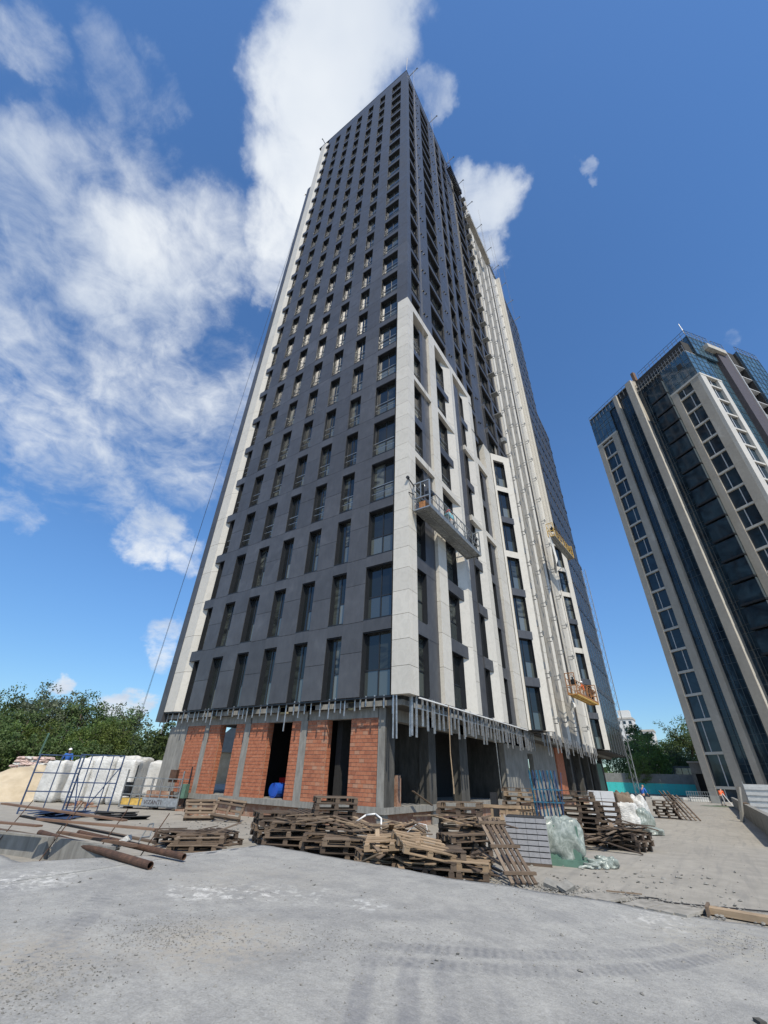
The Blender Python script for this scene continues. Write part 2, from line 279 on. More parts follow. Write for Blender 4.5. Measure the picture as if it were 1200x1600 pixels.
class MB:
    """collects shapes, then becomes ONE mesh"""
    def __init__(s): s.v = []; s.f = []; s.m = []
    def add(s, vs, fs, mi=0):
        o = len(s.v); s.v += [tuple(q) for q in vs]; s.f += [tuple(i+o for i in q) for q in fs]; s.m += [mi]*len(fs)
    def box(s, x0, x1, y0, y1, z0, z1, mi=0, M=None):
        vs = [Vector(q) for q in ((x0,y0,z0),(x1,y0,z0),(x1,y1,z0),(x0,y1,z0),(x0,y0,z1),(x1,y0,z1),(x1,y1,z1),(x0,y1,z1))]
        if M is not None: vs = [M @ q for q in vs]
        s.add(vs, ((0,3,2,1),(4,5,6,7),(0,1,5,4),(1,2,6,5),(2,3,7,6),(3,0,4,7)), mi); return s
    def prism(s, poly, z0, z1, mi=0):
        n = len(poly); vs = [(x, y, z0) for x, y in poly] + [(x, y, z1) for x, y in poly]
        s.add(vs, [tuple(range(n-1, -1, -1)), tuple(range(n, 2*n))] + [(i, (i+1) % n, (i+1) % n+n, i+n) for i in range(n)], mi); return s
    def tube(s, p0, p1, r, n=6, r1=None, mi=0, cap=True):
        p0, p1 = Vector(p0), Vector(p1); d = p1-p0
        if d.length < 1e-6: return s
        q = d.to_track_quat('Z', 'Y'); r1 = r if r1 is None else r1
        a = [p0 + q @ Vector((math.cos(t)*r, math.sin(t)*r, 0)) for t in (2*math.pi*i/n for i in range(n))]
        c2 = [p1 + q @ Vector((math.cos(t)*r1, math.sin(t)*r1, 0)) for t in (2*math.pi*i/n for i in range(n))]
        fs = [(i, (i+1) % n, (i+1) % n+n, i+n) for i in range(n)]
        if cap: fs += [tuple(range(n-1, -1, -1)), tuple(range(n, 2*n))]
        s.add(a+c2, fs, mi); return s
    def path(s, pts, r, n=6, mi=0):
        for a, b_ in zip(pts, pts[1:]): s.tube(a, b_, r, n, mi=mi)
        return s
    def bar(s, p0, p1, w, h, mi=0):
        p0, p1 = Vector(p0), Vector(p1); d = p1-p0; q = d.to_track_quat('X', 'Z'); M = Matrix.Translation(p0) @ q.to_matrix().to_4x4()
        return s.box(0, d.length, -w/2, w/2, -h/2, h/2, mi, M)
    def mesh(s, name, mats, smooth=False):
        me = bpy.data.meshes.new(name); me.from_pydata(s.v, [], s.f)
        for m in (mats if isinstance(mats, (list, tuple)) else [mats]): me.materials.append(MATS[m])
        if any(s.m): me.polygons.foreach_set('material_index', s.m)
        if smooth: me.polygons.foreach_set('use_smooth', [True]*len(s.f))
        me.update(); return me
    def build(s, name, mats, parent=None, loc=(0, 0, 0), smooth=False, kind=None):
        return link(name, s.mesh(name, mats, smooth), parent, loc, kind=kind)
def link(name, data, parent=None, loc=(0, 0, 0), rot=(0, 0, 0), kind=None):
    o = bpy.data.objects.new(name, data); C.objects.link(o); o.location = loc; o.rotation_euler = rot
    if parent is not None: o.parent = parent
    if kind: o['kind'] = kind
    return o
def tag(o, label=None, cat=None, group=None):
    if label: o['label'] = label
    if cat: o['category'] = cat
    if group: o['group'] = group
    return o
def thing(name, label, cat, loc=(0, 0, 0), rz=0, group=None):
    o = link(name, None, None, loc, (0, 0, rz)); o.empty_display_size = .3; return tag(o, label, cat, group)
def copy_tree(o, parent=None):
    c_ = o.copy(); C.objects.link(c_)
    if parent is not None: c_.parent = parent; c_.matrix_parent_inverse = o.matrix_parent_inverse
    for ch in list(o.children): copy_tree(ch, c_)
    return c_
BOXES = {}
def pbox(name, mat, parent, x0, x1, y0, y1, z0, z1):
    """a box part; alike pieces share one mesh"""
    k = (name, mat, round(x1-x0, 3), round(y1-y0, 3), round(z1-z0, 3))
    if k not in BOXES: BOXES[k] = MB().box(0, x1-x0, 0, y1-y0, 0, z1-z0).mesh(name, mat)
    return link(name, BOXES[k], parent, (x0, y0, z0))
ORD = ['topmost', 'second from top', 'third from top', 'fourth from top', 'fifth from top', 'sixth from top', 'seventh from top', 'eighth from top', 'ninth from top', 'tenth from top', 'eleventh from top', 'twelfth from top', 'thirteenth from top']

# ================================================================ ground
m_ = MB(); m_.add([(-3000, -3000, 0), (3000, -3000, 0), (3000, 3000, 0), (-3000, 3000, 0)], [(0, 1, 2, 3)])
m_.build('ground', 'site_dust', kind='structure')
# raised slab in front: its broken far edge is a real step, and it dies away into the dirt on the right
edge = [(-12, -14.2), (-5.2, -11.9), (-3.06, -10.84), (-1.89, -10.89), (-.69, -8.3), (-.58, -6.22), (.6, -6.28), (3.14, -6.41), (4.68, -6.65), (6.22, -6.45), (7.2, -5.75), (8.1, -5.55), (9.4, -5.45), (12, -5.3), (20, -5.0)]
fine = []
for (xa, ya), (xb, yb) in zip(edge, edge[1:]):
    k = max(1, int(math.hypot(xb-xa, yb-ya)/.16))
    for i in range(k):
        t = i/k; fine.append((xa+(xb-xa)*t + rnd.uniform(-.012, .012), ya+(yb-ya)*t + rnd.uniform(-.02, .02)))
fine.append(edge[-1])
def slab_z(x, y):
    t = min(1, max(0, (x-5.6)/2.6)); t = t*t*(3-2*t)
    e = .22*(1-t) + .03*t
    fall = min(1, max(0, (y+17)/8)); return e*(.75+.25*fall) + .022*noise.noise(Vector((x*.45, y*.45, 3))) + .006*noise.noise(Vector((x*2.3, y*2.3, 1)))
mb = MB(); ROWS = 46; vs = []
for j in range(ROWS+1):
    s_ = (j/ROWS)**1.35
    for (x, y) in fine:
        X = x*(1-s_) + (x*.9+1)*s_; Y = y*(1-s_) + (-30)*s_; vs.append((X, Y, slab_z(X, Y)))
n_ = len(fine); fs = [(j*n_+i, (j+1)*n_+i, (j+1)*n_+i+1, j*n_+i+1) for j in range(ROWS) for i in range(n_-1)]
o_ = len(vs); vs += [(x, y+.015, -.05) for x, y in fine]; fs += [(i, i+1, o_+i+1, o_+i) for i in range(n_-1)]
mb.add(vs, fs); o = mb.build('concrete_slab', 'slab_concrete', kind='structure', smooth=True)
for p_ in o.data.polygons[-(n_-1):]: p_.use_smooth = False
# grit and small rubble lying on the slab and the dirt
def rubble(name, pts, mat):
    mb = MB()
    for x, y, z, r in pts:
        q = Matrix.Translation((x, y, z+r*.3)) @ Matrix.Rotation(rnd.uniform(0, 6.3), 4, 'Z') @ Matrix.Rotation(rnd.uniform(-.5, .5), 4, 'X') @ Matrix.Diagonal((r*rnd.uniform(.7, 1.4), r*rnd.uniform(.6, 1.2), r*rnd.uniform(.4, .9), 1))
        vv = [q @ Vector(t) for t in ((1,0,0),(.2,.95,.1),(-.8,.5,0),(-.75,-.6,.1),(.3,-.9,0),(.2,.1,.9),(0,0,-.8))]
        mb.add(vv, [(0,1,5),(1,2,5),(2,3,5),(3,4,5),(4,0,5),(1,0,6),(2,1,6),(3,2,6),(4,3,6),(0,4,6)])
    return mb.build(name, mat, kind='stuff')
pts = []
for i in range(6500):
    a = rnd.random()**.8*11.5+.6; t = R(rnd.uniform(-78, 12)); x = CAMP.x+math.sin(t)*a; y = CAMP.y+math.cos(t)*a
    if noise.noise(Vector((x*.6, y*.6, 5))) < rnd.uniform(-.45, .35): continue
    pts.append((x, y, slab_z(x, y) if y < -6.6 else 0, rnd.uniform(.003, .010)*(1+2.0*(rnd.random() < .05))))
for (gx, gy, gn, gs) in ((3.6, -11.5, 900, .5), (3.9, -12.9, 600, .4), (5.2, -10.6, 300, .5), (9.0, -6.6, 400, .4)):
    for i in range(gn):
        x, y = rnd.gauss(gx, gs), rnd.gauss(gy, gs*.8); pts.append((x, y, slab_z(x, y), rnd.uniform(.004, .012)))
tag(rubble('grit', pts, 'concrete'), 'fine grit and pebbles scattered over the worn foreground slab', 'grit')
pts = []
for i in range(900):
    x = rnd.gauss(7.2, 1.4); y = rnd.gauss(-5.1, .35); pts.append((x, y, 0.02, rnd.uniform(.008, .035)))
for i in range(500):
    x = rnd.uniform(-9, 9); y = rnd.gauss(-2.6, 1.4); pts.append((x, y, 0, rnd.uniform(.01, .05)))
for i in range(160):
    x = rnd.uniform(3, 13); y = rnd.uniform(-4, 30); pts.append((x, y, 0, rnd.uniform(.006, .02)))
tag(rubble('rubble', pts, 'concrete'), 'crumbled concrete rubble along the slab edge and among the pallets', 'rubble')

# ================================================================ main tower
FH, ZB, NF = 3.3, 4.55, 26
ZT = 92.42
T = thing('residential_tower', 'tall tower under construction with slate cladding and stepped pale stone frame', 'building')
YC, XC = .42, -.50           # planes of the concrete core behind the cladding
body = MB()
body.box(-17.3, XC, YC, 51.6, ZB-.12, ZT-.3); body.box(XC, .02, 17.2, 51.5, ZB-.1, ZT-.5)
body.prism([(XC, 15.5), (-.25, 15.75), (.72, 17.15), (XC, 17.15)], ZB-.05, 28.0)
body.box(.02, .95, 37.4, 51.3, ZB-.08, ZT-34)
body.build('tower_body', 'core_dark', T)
# roof slab lip
MB().box(-17.38, .03, -.03, .3, ZT, ZT+.14).box(-.27, .03, .3, 51.6, ZT, ZT+.14).build('parapet_coping', 'frame_dark', T)

count = {}
mass = MB(); massg = MB()      # windows past the limit
MW = ['frame_dark', 'window_glass', 'rail_metal']
def window_meshes(w, h, split):
    key = ('win', round(w, 3), round(h, 3), split)
    if key in BOXES: return BOXES[key]
    t = .055; fr = MB()
    fr.box(0, w, -.06, .02, 0, t); fr.box(0, w, -.06, .02, h-t, h); fr.box(0, t, -.06, .02, t, h-t); fr.box(w-t, w, -.06, .02, t, h-t)
    xm = w*split; zt = min(1.12, h*.42); fr.box(xm-t/2, xm+t/2, -.055, .02, t, h-t)
    if w < 3: fr.box(.001, .014, -.29, -.061, .02, h-.02); fr.box(w-.014, w-.001, -.29, -.061, .02, h-.02); fr.box(.015, w-.015, -.29, -.061, h-.034, h-.021)
    wide = w > 1.3
    panes = []
    if wide:
        fr.box(t, w-t, -.05, .015, zt-t/2, zt+t/2)
        cells = [(t, xm-t/2, t, zt-t/2), (t, xm-t/2, zt+t/2, h-t), (xm+t/2, w-t, t, zt-t/2), (xm+t/2, w-t, zt+t/2, h-t)]
    else:
        fr.box(xm+t/2, w-t, -.05, .015, zt-t/2, zt+t/2)
        cells = [(t, xm-t/2, t, h-t), (xm+t/2, w-t, t, zt-t/2), (xm+t/2, w-t, zt+t/2, h-t)]
    for c_ in cells:
        panes.append((c_, MB().box(0, c_[1]-c_[0], -.02, .0, 0, c_[3]-c_[2]).mesh('pane', 'pale_pane_glass' if (c_[3] < h*.6) else 'window_glass')))
    rl = MB(); rl.box(.02, w-.02, -.02, .0, 1.02, 1.055); rl.box(.02, w-.02, -.02, .0, .55, .575)
    BOXES[key] = (fr.mesh('window', 'frame_dark'), panes, rl.mesh('railing', 'rail_metal'), cells)
    return BOXES[key]
def window(loc, rz, w, h, split=.5, railing=False, single=True, parent=None):
    parent = parent or T
    fm, panes, rm, cells = window_meshes(w, h, split)
    if single:
        o = link('window', fm, parent, loc, (0, 0, rz))
        for c_, pm in panes: link('pane', pm, o, (c_[0], rnd.uniform(-.004, .004), c_[2]), (rnd.uniform(-.002, .002), 0, rnd.uniform(-.004, .004)))
        if railing: link('railing', rm, o, (0, -.16, 0))
        return o
    M = Matrix.Translation(loc) @ Matrix.Rotation(rz, 4, 'Z')
    for me, mi, off in [(fm, 0, (0, 0, 0))] + [(pm, 1, (c_[0], 0, c_[2])) for c_, pm in panes] + ([(rm, 2, (0, -.16, 0))] if railing else []):
        Q = M @ Matrix.Translation(off); mass.add([Q @ q.co for q in me.vertices], [tuple(p_.vertices) for p_ in me.polygons], mi)
cladmass = MB()
def panel(name, mat, x0, x1, y0, y1, z0, z1, single=True):
    if single: return pbox(name, mat, T, x0, x1, y0, y1, z0, z1)
    cladmass.box(x0, x1, y0, y1, z0, z1, {'slate_cladding': 0, 'pale_stone': 1, 'raw_wall': 2, 'frame_dark': 3}[mat])
G = .018
# ---- left face (plane Y=0)
cols = [(-2.5, -.95)] + [(-4.67-2.17*k, -3.72-2.17*k) for k in range(5)] + [(-15.12, -14.57)]
solids = []
prev = -.88
for (xl, xr) in cols: solids.append((xr, prev)); prev = xl
for k in range(NF):
    z0 = ZB+FH*k; one = k < 12
    for i, (a, b_) in enumerate(solids):
        aa, bb = a, b_
        if i == 0:
            if z0+FH < 32.4: continue
            bb = 0.0; zz0 = max(z0, 32.3)
            panel('cladding_panel', 'slate_cladding', a, -.0, 0, YC, zz0+G, z0+FH, one); continue
        mid = (a+b_)/2
        
        for (q0, q1) in ((0, 1.55+.35*(i % 2)), (1.55+.35*(i % 2), FH)): panel('cladding_panel', 'slate_cladding', a, b_, rnd.uniform(0, .006), YC, z0+q0+G, z0+q1, one)
    for i, (a, b_) in enumerate(cols):
        wtop = z0+2.76; xl = a - (.5 if i == 6 else 0)
        panel('spandrel_panel', 'slate_cladding', xl+.002, b_-.002, .006, YC, wtop+G, z0+FH+.06, one)
        sill = (a+.004, b_-.004, -.012, .1, z0+.062, z0+.085)
        if k: cladmass.box(*sill, 3)
        window((a, .32, z0+.1 if k else z0), 0, b_-a, 2.66 if k else 2.76, .5 if i == 0 else .45, railing=(k >= 3), single=True)
# parapet band of the left face
x = -15.12
while x < -.05:
    panel('cladding_panel', 'slate_cladding', x, min(x+2.17, 0)-G, 0, YC, ZB+FH*NF+G, ZT, False); x += 2.17
# white fin at the left end
z = ZB; i = 0
while z < ZT-.5:
    z1 = min(z+2.2, ZT); pbox('stone_fin_panel', 'pale_stone', T, -16.80, -15.86, 0.0, YC, z+G, z1)
    key = ('splay', round(z1-z, 3))
    if key not in BOXES: BOXES[key] = MB().prism([(-.74, 0), (0, .36), (0, YC), (-.74, YC)], 0, z1-z-G).mesh('splay_panel', 'pale_stone')
    link('splay_panel', BOXES[key], T, (-15.11, 0, z+G)); z = z1
z = ZB-.5
while z < 76.5:
    pbox('edge_panel', 'slate_cladding', T, -17.40, -16.81, -.02, YC+.1, z+G, z+3.3); z += 3.3
# ---- right face (plane X=0): pale stone frame on the lower floors
ZF = 32.3
z = ZB; seg = (ZF-ZB)/25
for k in range(25):
    pbox('stone_panel', 'pale_stone', T, -.87, 0, 0.0, .335, z+G, z+seg)
    pbox('stone_panel', 'pale_stone', T, XC, 0, .345, .80, z+G, z+seg); z += seg
for (a, b_, top) in ((3.23, 4.24, ZF), (7.09, 7.61, ZF), (10.9, 11.66, ZF), (13.8, 15.36, 28.1)):
    z = ZB; n = max(1, round((top-ZB)/1.65)); s_ = (top-ZB)/n
    for k in range(n): pbox('stone_pier_panel', 'pale_stone', T, XC, 0, a, b_, z+G, z+s_); z += s_
def splay(y0, y1, xb, top):
    n = 8; s_ = (top-ZB)/n
    for k in range(n):
        key = ('sp2', y0, k > 99, round(s_, 3))
        if key not in BOXES: BOXES[key] = MB().prism([(xb, y0), (0, y1-.004), (XC, y1-.004), (XC, y0)], 0, s_-G).mesh('splay_panel', 'pale_stone')
        link('splay_panel', BOXES[key], T, (0, 0, ZB+s_*k+G))
splay(5.95, 7.09, -.36, ZF-.7); splay(9.75, 10.9, -.36, ZF-.7)
for (a, b_, top, th) in ((.80, 3.23, ZF, .75), (4.24, 7.09, ZF, .75), (7.61, 10.9, ZF, .75), (11.66, 13.8, 25.0, .7)):
    pbox('stone_lintel', 'pale_stone', T, XC, 0, a+.002, b_-.002, top-th, top-.003)
for k in range(9):
    z0 = ZB+FH*k
    white = k in (4, 6, 8)
    for (wa, wb, pa, pb, sa, sb, top) in ((.82, 2.0, 2.0, 3.22, .81, 3.22, 1), (4.25, 5.93, 0, 0, 4.25, 6.65, 1), (9.0, 9.74, 7.62, 9.0, 9.0, 10.4, 1), (11.67, 12.75, 12.75, 13.79, 11.67, 13.79, 0)):
        if not top and k > 5: continue
        if k == 8 : continue
        h = 2.7
        window((-.42, wa, z0+(.05 if k == 0 else 0.0)+.06), R(90), wb-wa, h-.1, .5, single=True, railing=(k >= 3 and wa < 5))
        if pb: pbox('recess_panel', 'slate_cladding', T, XC, -.2, pa+.003, pb, z0+G, z0+FH)
        # band between this floor and the next
        if k < 8 and not (not top and k == 5):
            wht = (k+1) in (4, 6) or k == 7
            xo = -.005 if wht else (-.12 if wa in (4.25, 9.0, ) else -.19)
            if k == 7: continue
            pbox('stone_band' if wht else 'spandrel_box', 'pale_stone' if wht else 'slate_cladding', T, XC, xo, sa, sb if not wht else (3.22 if wa < 1 else 7.08 if wa < 5 else 10.89 if wa < 10 else 13.79), (z0+h+.0) if not wht else z0+FH-.38, z0+FH+.05)
# ---- first splayed bay
BT = math.atan2(17.1-15.4, 1.27-.05)        # its plan direction
def bay(P, length, nrow, top, whites, ang, depth, base=ZB, wa=.55, ww=1.15):
    """a splayed bay: local x runs along it, local -y looks out"""
    E = link('bay_frame', None, T, (P[0], P[1], 0), (0, 0, ang)); E.name = 'bay_frame'
    me = MB(); h = top-base
    me.box(0, wa, 0, depth, base, top); me.box(wa+ww, length, 0, depth, base, top); me.box(wa+.001, wa+ww-.001, 0, depth, top-.75, top-.002)
    for k in range(1, nrow):
        z0 = base+FH*k
        if k in whites: me.box(wa+.001, wa+ww-.001, .003, depth, z0-.55, z0+.02)
    fr = me.mesh('bay_frame', 'pale_stone'); E2 = bpy.data.objects.new('bay_frame', fr); C.objects.link(E2); E2.parent = T; E2.location = E.location; E2.rotation_euler = E.rotation_euler
    bpy.data.objects.remove(E)
    for k in range(1, nrow):
        if k not in whites:
            z0 = base+FH*k; ob = MB().box(wa-.0, wa+ww+.12, -.05, depth*.8, z0-.56, z0+.02).build('spandrel_box', 'slate_cladding', E2)
    for k in range(nrow):
        z0 = base+FH*k; ob = window((wa, depth*.75, z0+.02), 0, ww, 2.72 if k < nrow-1 else min(2.72, top-.75-z0), .38, parent=E2)
    return E2
bay((.05, 15.37), 2.09, 7, 28.1, (4, 5, 6) if False else (4, 6), BT, .3, wa=.2, ww=1.15)
bay((.28, 35.6), 2.09, 7, 28.1, (3, 5, 6), BT, .3, wa=.2, ww=1.15)
# ---- right face above the frame
SOL = [(0, .6), (2.0, 4.0), (6.6, 8.7), (10.2, 11.0), (12.5, 15.0), (17.6, 18.1), (20.0, 20.6)]
WIN = [(.6, 2.0), (4.0, 6.6), (8.7, 10.2), (11.0, 12.5), (15.0, 17.6), (18.1, 20.0)]
nwin = 182+34
for k in range(6, NF):
    z0 = ZB+FH*k
    for (a, b_) in SOL+WIN:
        base = ZF+.02 if b_ <= 11.7 else (25.02 if b_ < 13.9 else 28.12)
        if a == 12.5: base = 28.12
        lo, hi = max(z0, base), z0+FH
        if hi-lo < .35: continue
        if (a, b_) in SOL:
            x0 = -.45 if a < 15 else .01; x1 = 0 if a < 15 else .3
            if a == 0: panel('side_panel', 'slate_cladding', XC, 0, YC+.01, b_, lo+G, hi, True)
            else: panel('side_panel', 'slate_cladding', x0, x1, a, b_, lo+G, hi, nwin < 300 or k < 18)
            if a in (2.0, 6.6, 12.5):
                for dy in (.55, 1.0): cladmass.box(x1, x1+.12, a+dy, a+dy+.13, hi-.55+.25*(dy > .6)-.2, hi-.43+.25*(dy > .6)-.2, 3)
        else:
            x1 = 0 if a < 14.9 else .3
            panel('side_spandrel', 'slate_cladding', x1-.45 if a < 14.9 else x1-.28, x1-.02, a+.002, b_-.002, hi-.55, hi+.05, k < 18)
            cladmass.box(x1-.02, x1+.03, a, b_, hi+.052, hi+.08, 3)
            h = hi-.55-lo-.1
            if h < .6: continue
            nwin += 1
            window((x1-.40, a, lo+.09), R(90), b_-a, h, .5, single=nwin < 298)
panel('side_panel', 'slate_cladding', XC, 0, YC, 20.6, ZB+FH*NF+G, ZT, True)
# ---- unfinished zone Y 17.2..31.7: saw-tooth strips of pale board with brackets
strips = [(17.15, 20.4), (20.8, 23.0), (24.1, 26.4), (27.5, 29.8), (32.0, 35.5)]
for j, (a, b_) in enumerate(strips):
    top = (31.5 if j == 0 else ZT-1.2-.6*j); z = ZB-.1*j
    zz = z
    n = max(1, round((top-z)/3.3)); s_ = (top-z)/n
    for k in range(n):
        key = ('saw', j, round(s_, 3))
        if key not in BOXES:
            BOXES[key] = MB().prism([(.02, a), (.09, a), (.12, b_-.42), (.02, b_-.42)], 0, s_-.02).mesh('facade_strip', 'strip_board' if j not in (4,) else 'pale_stone')
            BOXES[key+('n',)] = MB().prism([(.02, b_-.419), (.12, b_-.419), (.26, b_-.12), (.26, b_), (.02, b_)], 0, s_-.02).mesh('strip_nose', 'pale_stone')  # paler nose on a grey strip: the tooth's lit edge is painted in
        link('facade_strip', BOXES[key], T, (0, 0, z+s_*k)); link('strip_nose', BOXES[key+('n',)], T, (0, 0, z+s_*k))
pbox('tall_stone_fin', 'pale_stone', T, .02, .5, 20.52, 20.68, 31.5, ZT-.4)
pbox('tall_stone_fin', 'pale_stone', T, .021, 1.0, 35.7, 36.0, 28.2, ZT-3)
br = MB()
for k in range(NF):
    for j, (a, b_) in enumerate(strips[1:]):
        z0 = ZB+FH*k+1.2+.4*(j % 2); y = a+.5
        br.box(.14, .75, y, y+.05, z0, z0+.06); br.box(.6, .68, y-.12, y+.15, z0-.22, z0+.16); br.box(.14, .55, y+.12, y+.16, z0-.3, z0-.24)
        if j == 0: br.box(.2, .95, 18.2, 18.9, z0, z0+.07) if k > 8 else br.box(.3, .8, 19.0, 19.5, z0, z0+.5)
br.build('bracket_rows', 'steel_dull', T, kind='stuff')
# far dark end: glazed upper part and the unfinished lower frame
for k in range(NF):
    z0 = ZB+FH*k; low = z0 < 57
    xf = 1.0 if low else .05
    y = 37.5 if z0 < 28 else 36.1
    while y < 51.2:
        w_ = 1.5
        cladmass.box(xf-.02, xf+.05, y, y+.55, z0, z0+FH-G, 0)
        mass.box(xf, xf+.02, y+.552, y+1.948, z0+.06, z0+FH-.46, 1); cladmass.box(xf-.02, xf+.07, y+.552, y+1.948, z0+FH-.45, z0+FH+.05, 0 if k % 2 else 3)
        cladmass.box(xf+.021, xf+.05, y+1.2, y+1.25, z0+.06, z0+FH-.46, 3)
        y += 1.95
mass.build('far_windows', MW, T, kind='stuff')
cladmass.build('upper_cladding', ['slate_cladding', 'pale_stone', 'raw_wall', 'frame_dark'], T, kind='stuff')
# thin lattice mast at the far corner
ms = MB()
for z in range(0, 30):
    zz = z*1.0
    q4 = ((0, 0), (.5, 0), (.5, .5), (0, .5))
    for dx, dy in q4: ms.tube((1.1+dx, 51.7+dy, zz), (1.1+dx, 51.7+dy, zz+1), .022, 4)
    for a_, b2 in zip(q4, q4[1:]): ms.tube((1.1+a_[0], 51.7+a_[1], zz), (1.1+b2[0], 51.7+b2[1], zz+1), .016, 4)
tag(ms.build('hoist_mast', 'steel_dull'), 'thin grey lattice hoist mast climbing the far corner of the tower', 'mast')

# ---- hanging steel profiles under the cladding
prof = {}
def profile(x, y, L_, rz=0, w=.06):
    L_ = round(L_, 1); k_ = (L_, w)
    if k_ not in prof: prof[k_] = MB().box(0, w, 0, .035, -L_, 0).box(0, .008, .035, .06, -L_, 0).mesh('hanging_profile', 'galvanised')
    link('hanging_profile', prof[k_], T, (x, y, ZB+.05+rnd.uniform(-.05, .05)), (rnd.uniform(-.012, .012), rnd.uniform(-.012, .012), rz))
x = -17.2
while x < -.9:
    profile(x, .12+rnd.uniform(0, .12), rnd.choice([.4, .5, .6, .6, .7, .8, 1.2]), w=.055); x += rnd.choice([.28, .38, .46, .52])
for x in (-.82, -.68): profile(x, .06, 1.6, w=.06)
y = .9
while y < 17:
    profile(-.12-rnd.uniform(0, .08), y, rnd.choice([1.0, 1.1, 1.1, 1.2, 1.0, 1.3]), R(90), w=.085); y += rnd.choice([.2, .38, .46, .52])
while y < 36:
    profile(.2+rnd.uniform(0, .5), y, rnd.choice([.6, .9, 1.1, 1.4]), R(90), w=.08); y += rnd.choice([.3, .45, .6])
for (x, y) in ((-.2, .55), (-.1, .75), (-.3, .62)): profile(x, y, 1.5, R(90), w=.08)
MB().box(-.06, 0, .85, 15.4, ZB-.06, ZB-.01).build('edge_rail', 'pvc_white', T); MB().box(-.22, -.20, .9, 15.2, ZB-.42, ZB-.385).build('edge_rail', 'galvanised', T)
MB().box(-16.8, -.9, .05, .10, ZB-.06, ZB-.01).build('edge_rail', 'frame_dark', T)

# ---- ground floor
PZ = .72
MB().prism([(-17.2, .55), (-1.42, .55), (-1.42, 51), (-17.2, 51)], PZ-.22, PZ).build('podium_slab', 'concrete', T)
# recessed plinth below it
pl = MB().box(-17.0, -1.62, .72, 32.5, -.1, PZ-.22).build('plinth', 'old_brick', T)
for x in (-16.6, -13.1, -9.8, -5.9, -1.85): pbox('plinth_pier', 'concrete', T, x, x+.35, .66, .9, -.05, PZ-.221)
for y in (4.6, 8.2, 14.2): pbox('plinth_pier', 'concrete', T, -1.68, -1.5, y, y+.5, -.05, PZ-.221)
# soffit slab and beams
MB().prism([(-17.0, .32), (-.52, .32), (-.52, 51), (-17.0, 51)], ZB-.34, ZB-.13).build('soffit_slab', 'concrete', T)
for (a, b_) in ((-16.2, -9.8), (-9.7, -5.9), (-5.8, -1.9)): pbox('edge_beam', 'concrete', T, a, b_, .62, .95, 3.82, ZB-.345)
pbox('edge_beam', 'concrete', T, -1.9, -1.5, 1.2, 20.0, 3.75, ZB-.345)
for i in range(11):
    x = -15.5+i*1.35+rnd.uniform(-.3, .3)
    if rnd.random() > .45: pbox('insulation_batt', 'wool', T, x, x+rnd.choice([.35, .55, .8]), .32, .40, ZB-.42+rnd.choice([0, .08]), ZB-.12)
BZ = 3.82
def brick_pier(x0, x1, d=.3, ret=0.0, single=False):
    """brickwork laid course by course; bricks stand proud of the mortar"""
    MB().box(x0+.008, x1-.008, .634, .625+d, PZ+.002, BZ-.004).build('mortar_bed', 'mortar', T)
    z = PZ; k = 0; ms_ = MB()
    while z < BZ-.05:
        x = x0 - (.13 if k % 2 else 0)
        while x < x1-.01:
            a, b_ = max(x, x0), min(x+.25, x1); h = min(.138, BZ-z)
            if b_-a > .03:
                pr = rnd.uniform(0, .006)
                if single: pbox('brick', 'brick_clay', T, a+.005, b_-.005, .622-pr, .70-pr, z+.006, z+h-.006)
                else: ms_.box(a+.005, b_-.005, .622-pr, .70-pr, z+.006, z+h-.006)
            x += .26
        # return faces
        ms_.box(x1-.01, x1+.004, .72, .62+d-.01, z+.006, z+.132 if z+.14 < BZ else BZ)
        z += .145; k += 1
    ms_.build('brick_courses', 'brick_clay_mass', T, kind='stuff')
brick_pier(-3.3, -1.86, single=True)
brick_pier(-5.82, -4.66, .38, single=True); brick_pier(-6.82, -6.24)
brick_pier(-9.7, -8.45, .38); brick_pier(-10.82, -10.15)
brick_pier(-13.0, -12.1, .38); brick_pier(-14.95, -13.4)
for x, w_ in ((-6.24, .42), (-10.13, .42), (-13.38, .36)): pbox('concrete_column', 'concrete', T, x, x+w_, .6, 1.0, PZ, BZ)
pbox('concrete_column', 'concrete', T, -16.6, -14.97, .6, 1.0, PZ, BZ)
MB().box(-1.84, -1.5, .58, 1.25, PZ, ZB-.345).build('concrete_column', 'concrete', T)
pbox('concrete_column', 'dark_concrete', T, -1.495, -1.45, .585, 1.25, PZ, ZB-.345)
# right side of the ground floor: walls, columns and black openings
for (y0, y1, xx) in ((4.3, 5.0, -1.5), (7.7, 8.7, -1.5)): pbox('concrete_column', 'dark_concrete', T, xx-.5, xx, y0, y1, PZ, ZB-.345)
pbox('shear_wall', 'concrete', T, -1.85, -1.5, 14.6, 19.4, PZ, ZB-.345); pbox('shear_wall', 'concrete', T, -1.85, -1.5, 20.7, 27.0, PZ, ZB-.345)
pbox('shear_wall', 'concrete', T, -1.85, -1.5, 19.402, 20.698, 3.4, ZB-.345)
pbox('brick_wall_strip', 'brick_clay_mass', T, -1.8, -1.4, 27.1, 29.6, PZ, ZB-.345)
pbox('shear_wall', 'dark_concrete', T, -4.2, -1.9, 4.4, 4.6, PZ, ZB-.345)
pbox('inner_wall', 'interior_shade', T, -5.3, -5.0, 4.6, 14.5, PZ, ZB-.345); pbox('inner_wall', 'dark_concrete', T, -4.9, -1.86, 14.6, 14.9, PZ, ZB-.345)
pbox('inner_wall', 'interior_shade', T, -9.6, -5.35, 6.0, 6.3, PZ, ZB-.345); pbox('inner_wall', 'interior_shade', T, -9.9, -9.6, 1.0, 6.3, PZ, ZB-.345)
pbox('inner_wall', 'interior_shade', T, -5.62, -5.32, 1.0, 6.0, PZ, ZB-.345); pbox('inner_wall', 'interior_shade', T, -4.6, -4.3, 1.3, 4.35, PZ, ZB-.345)
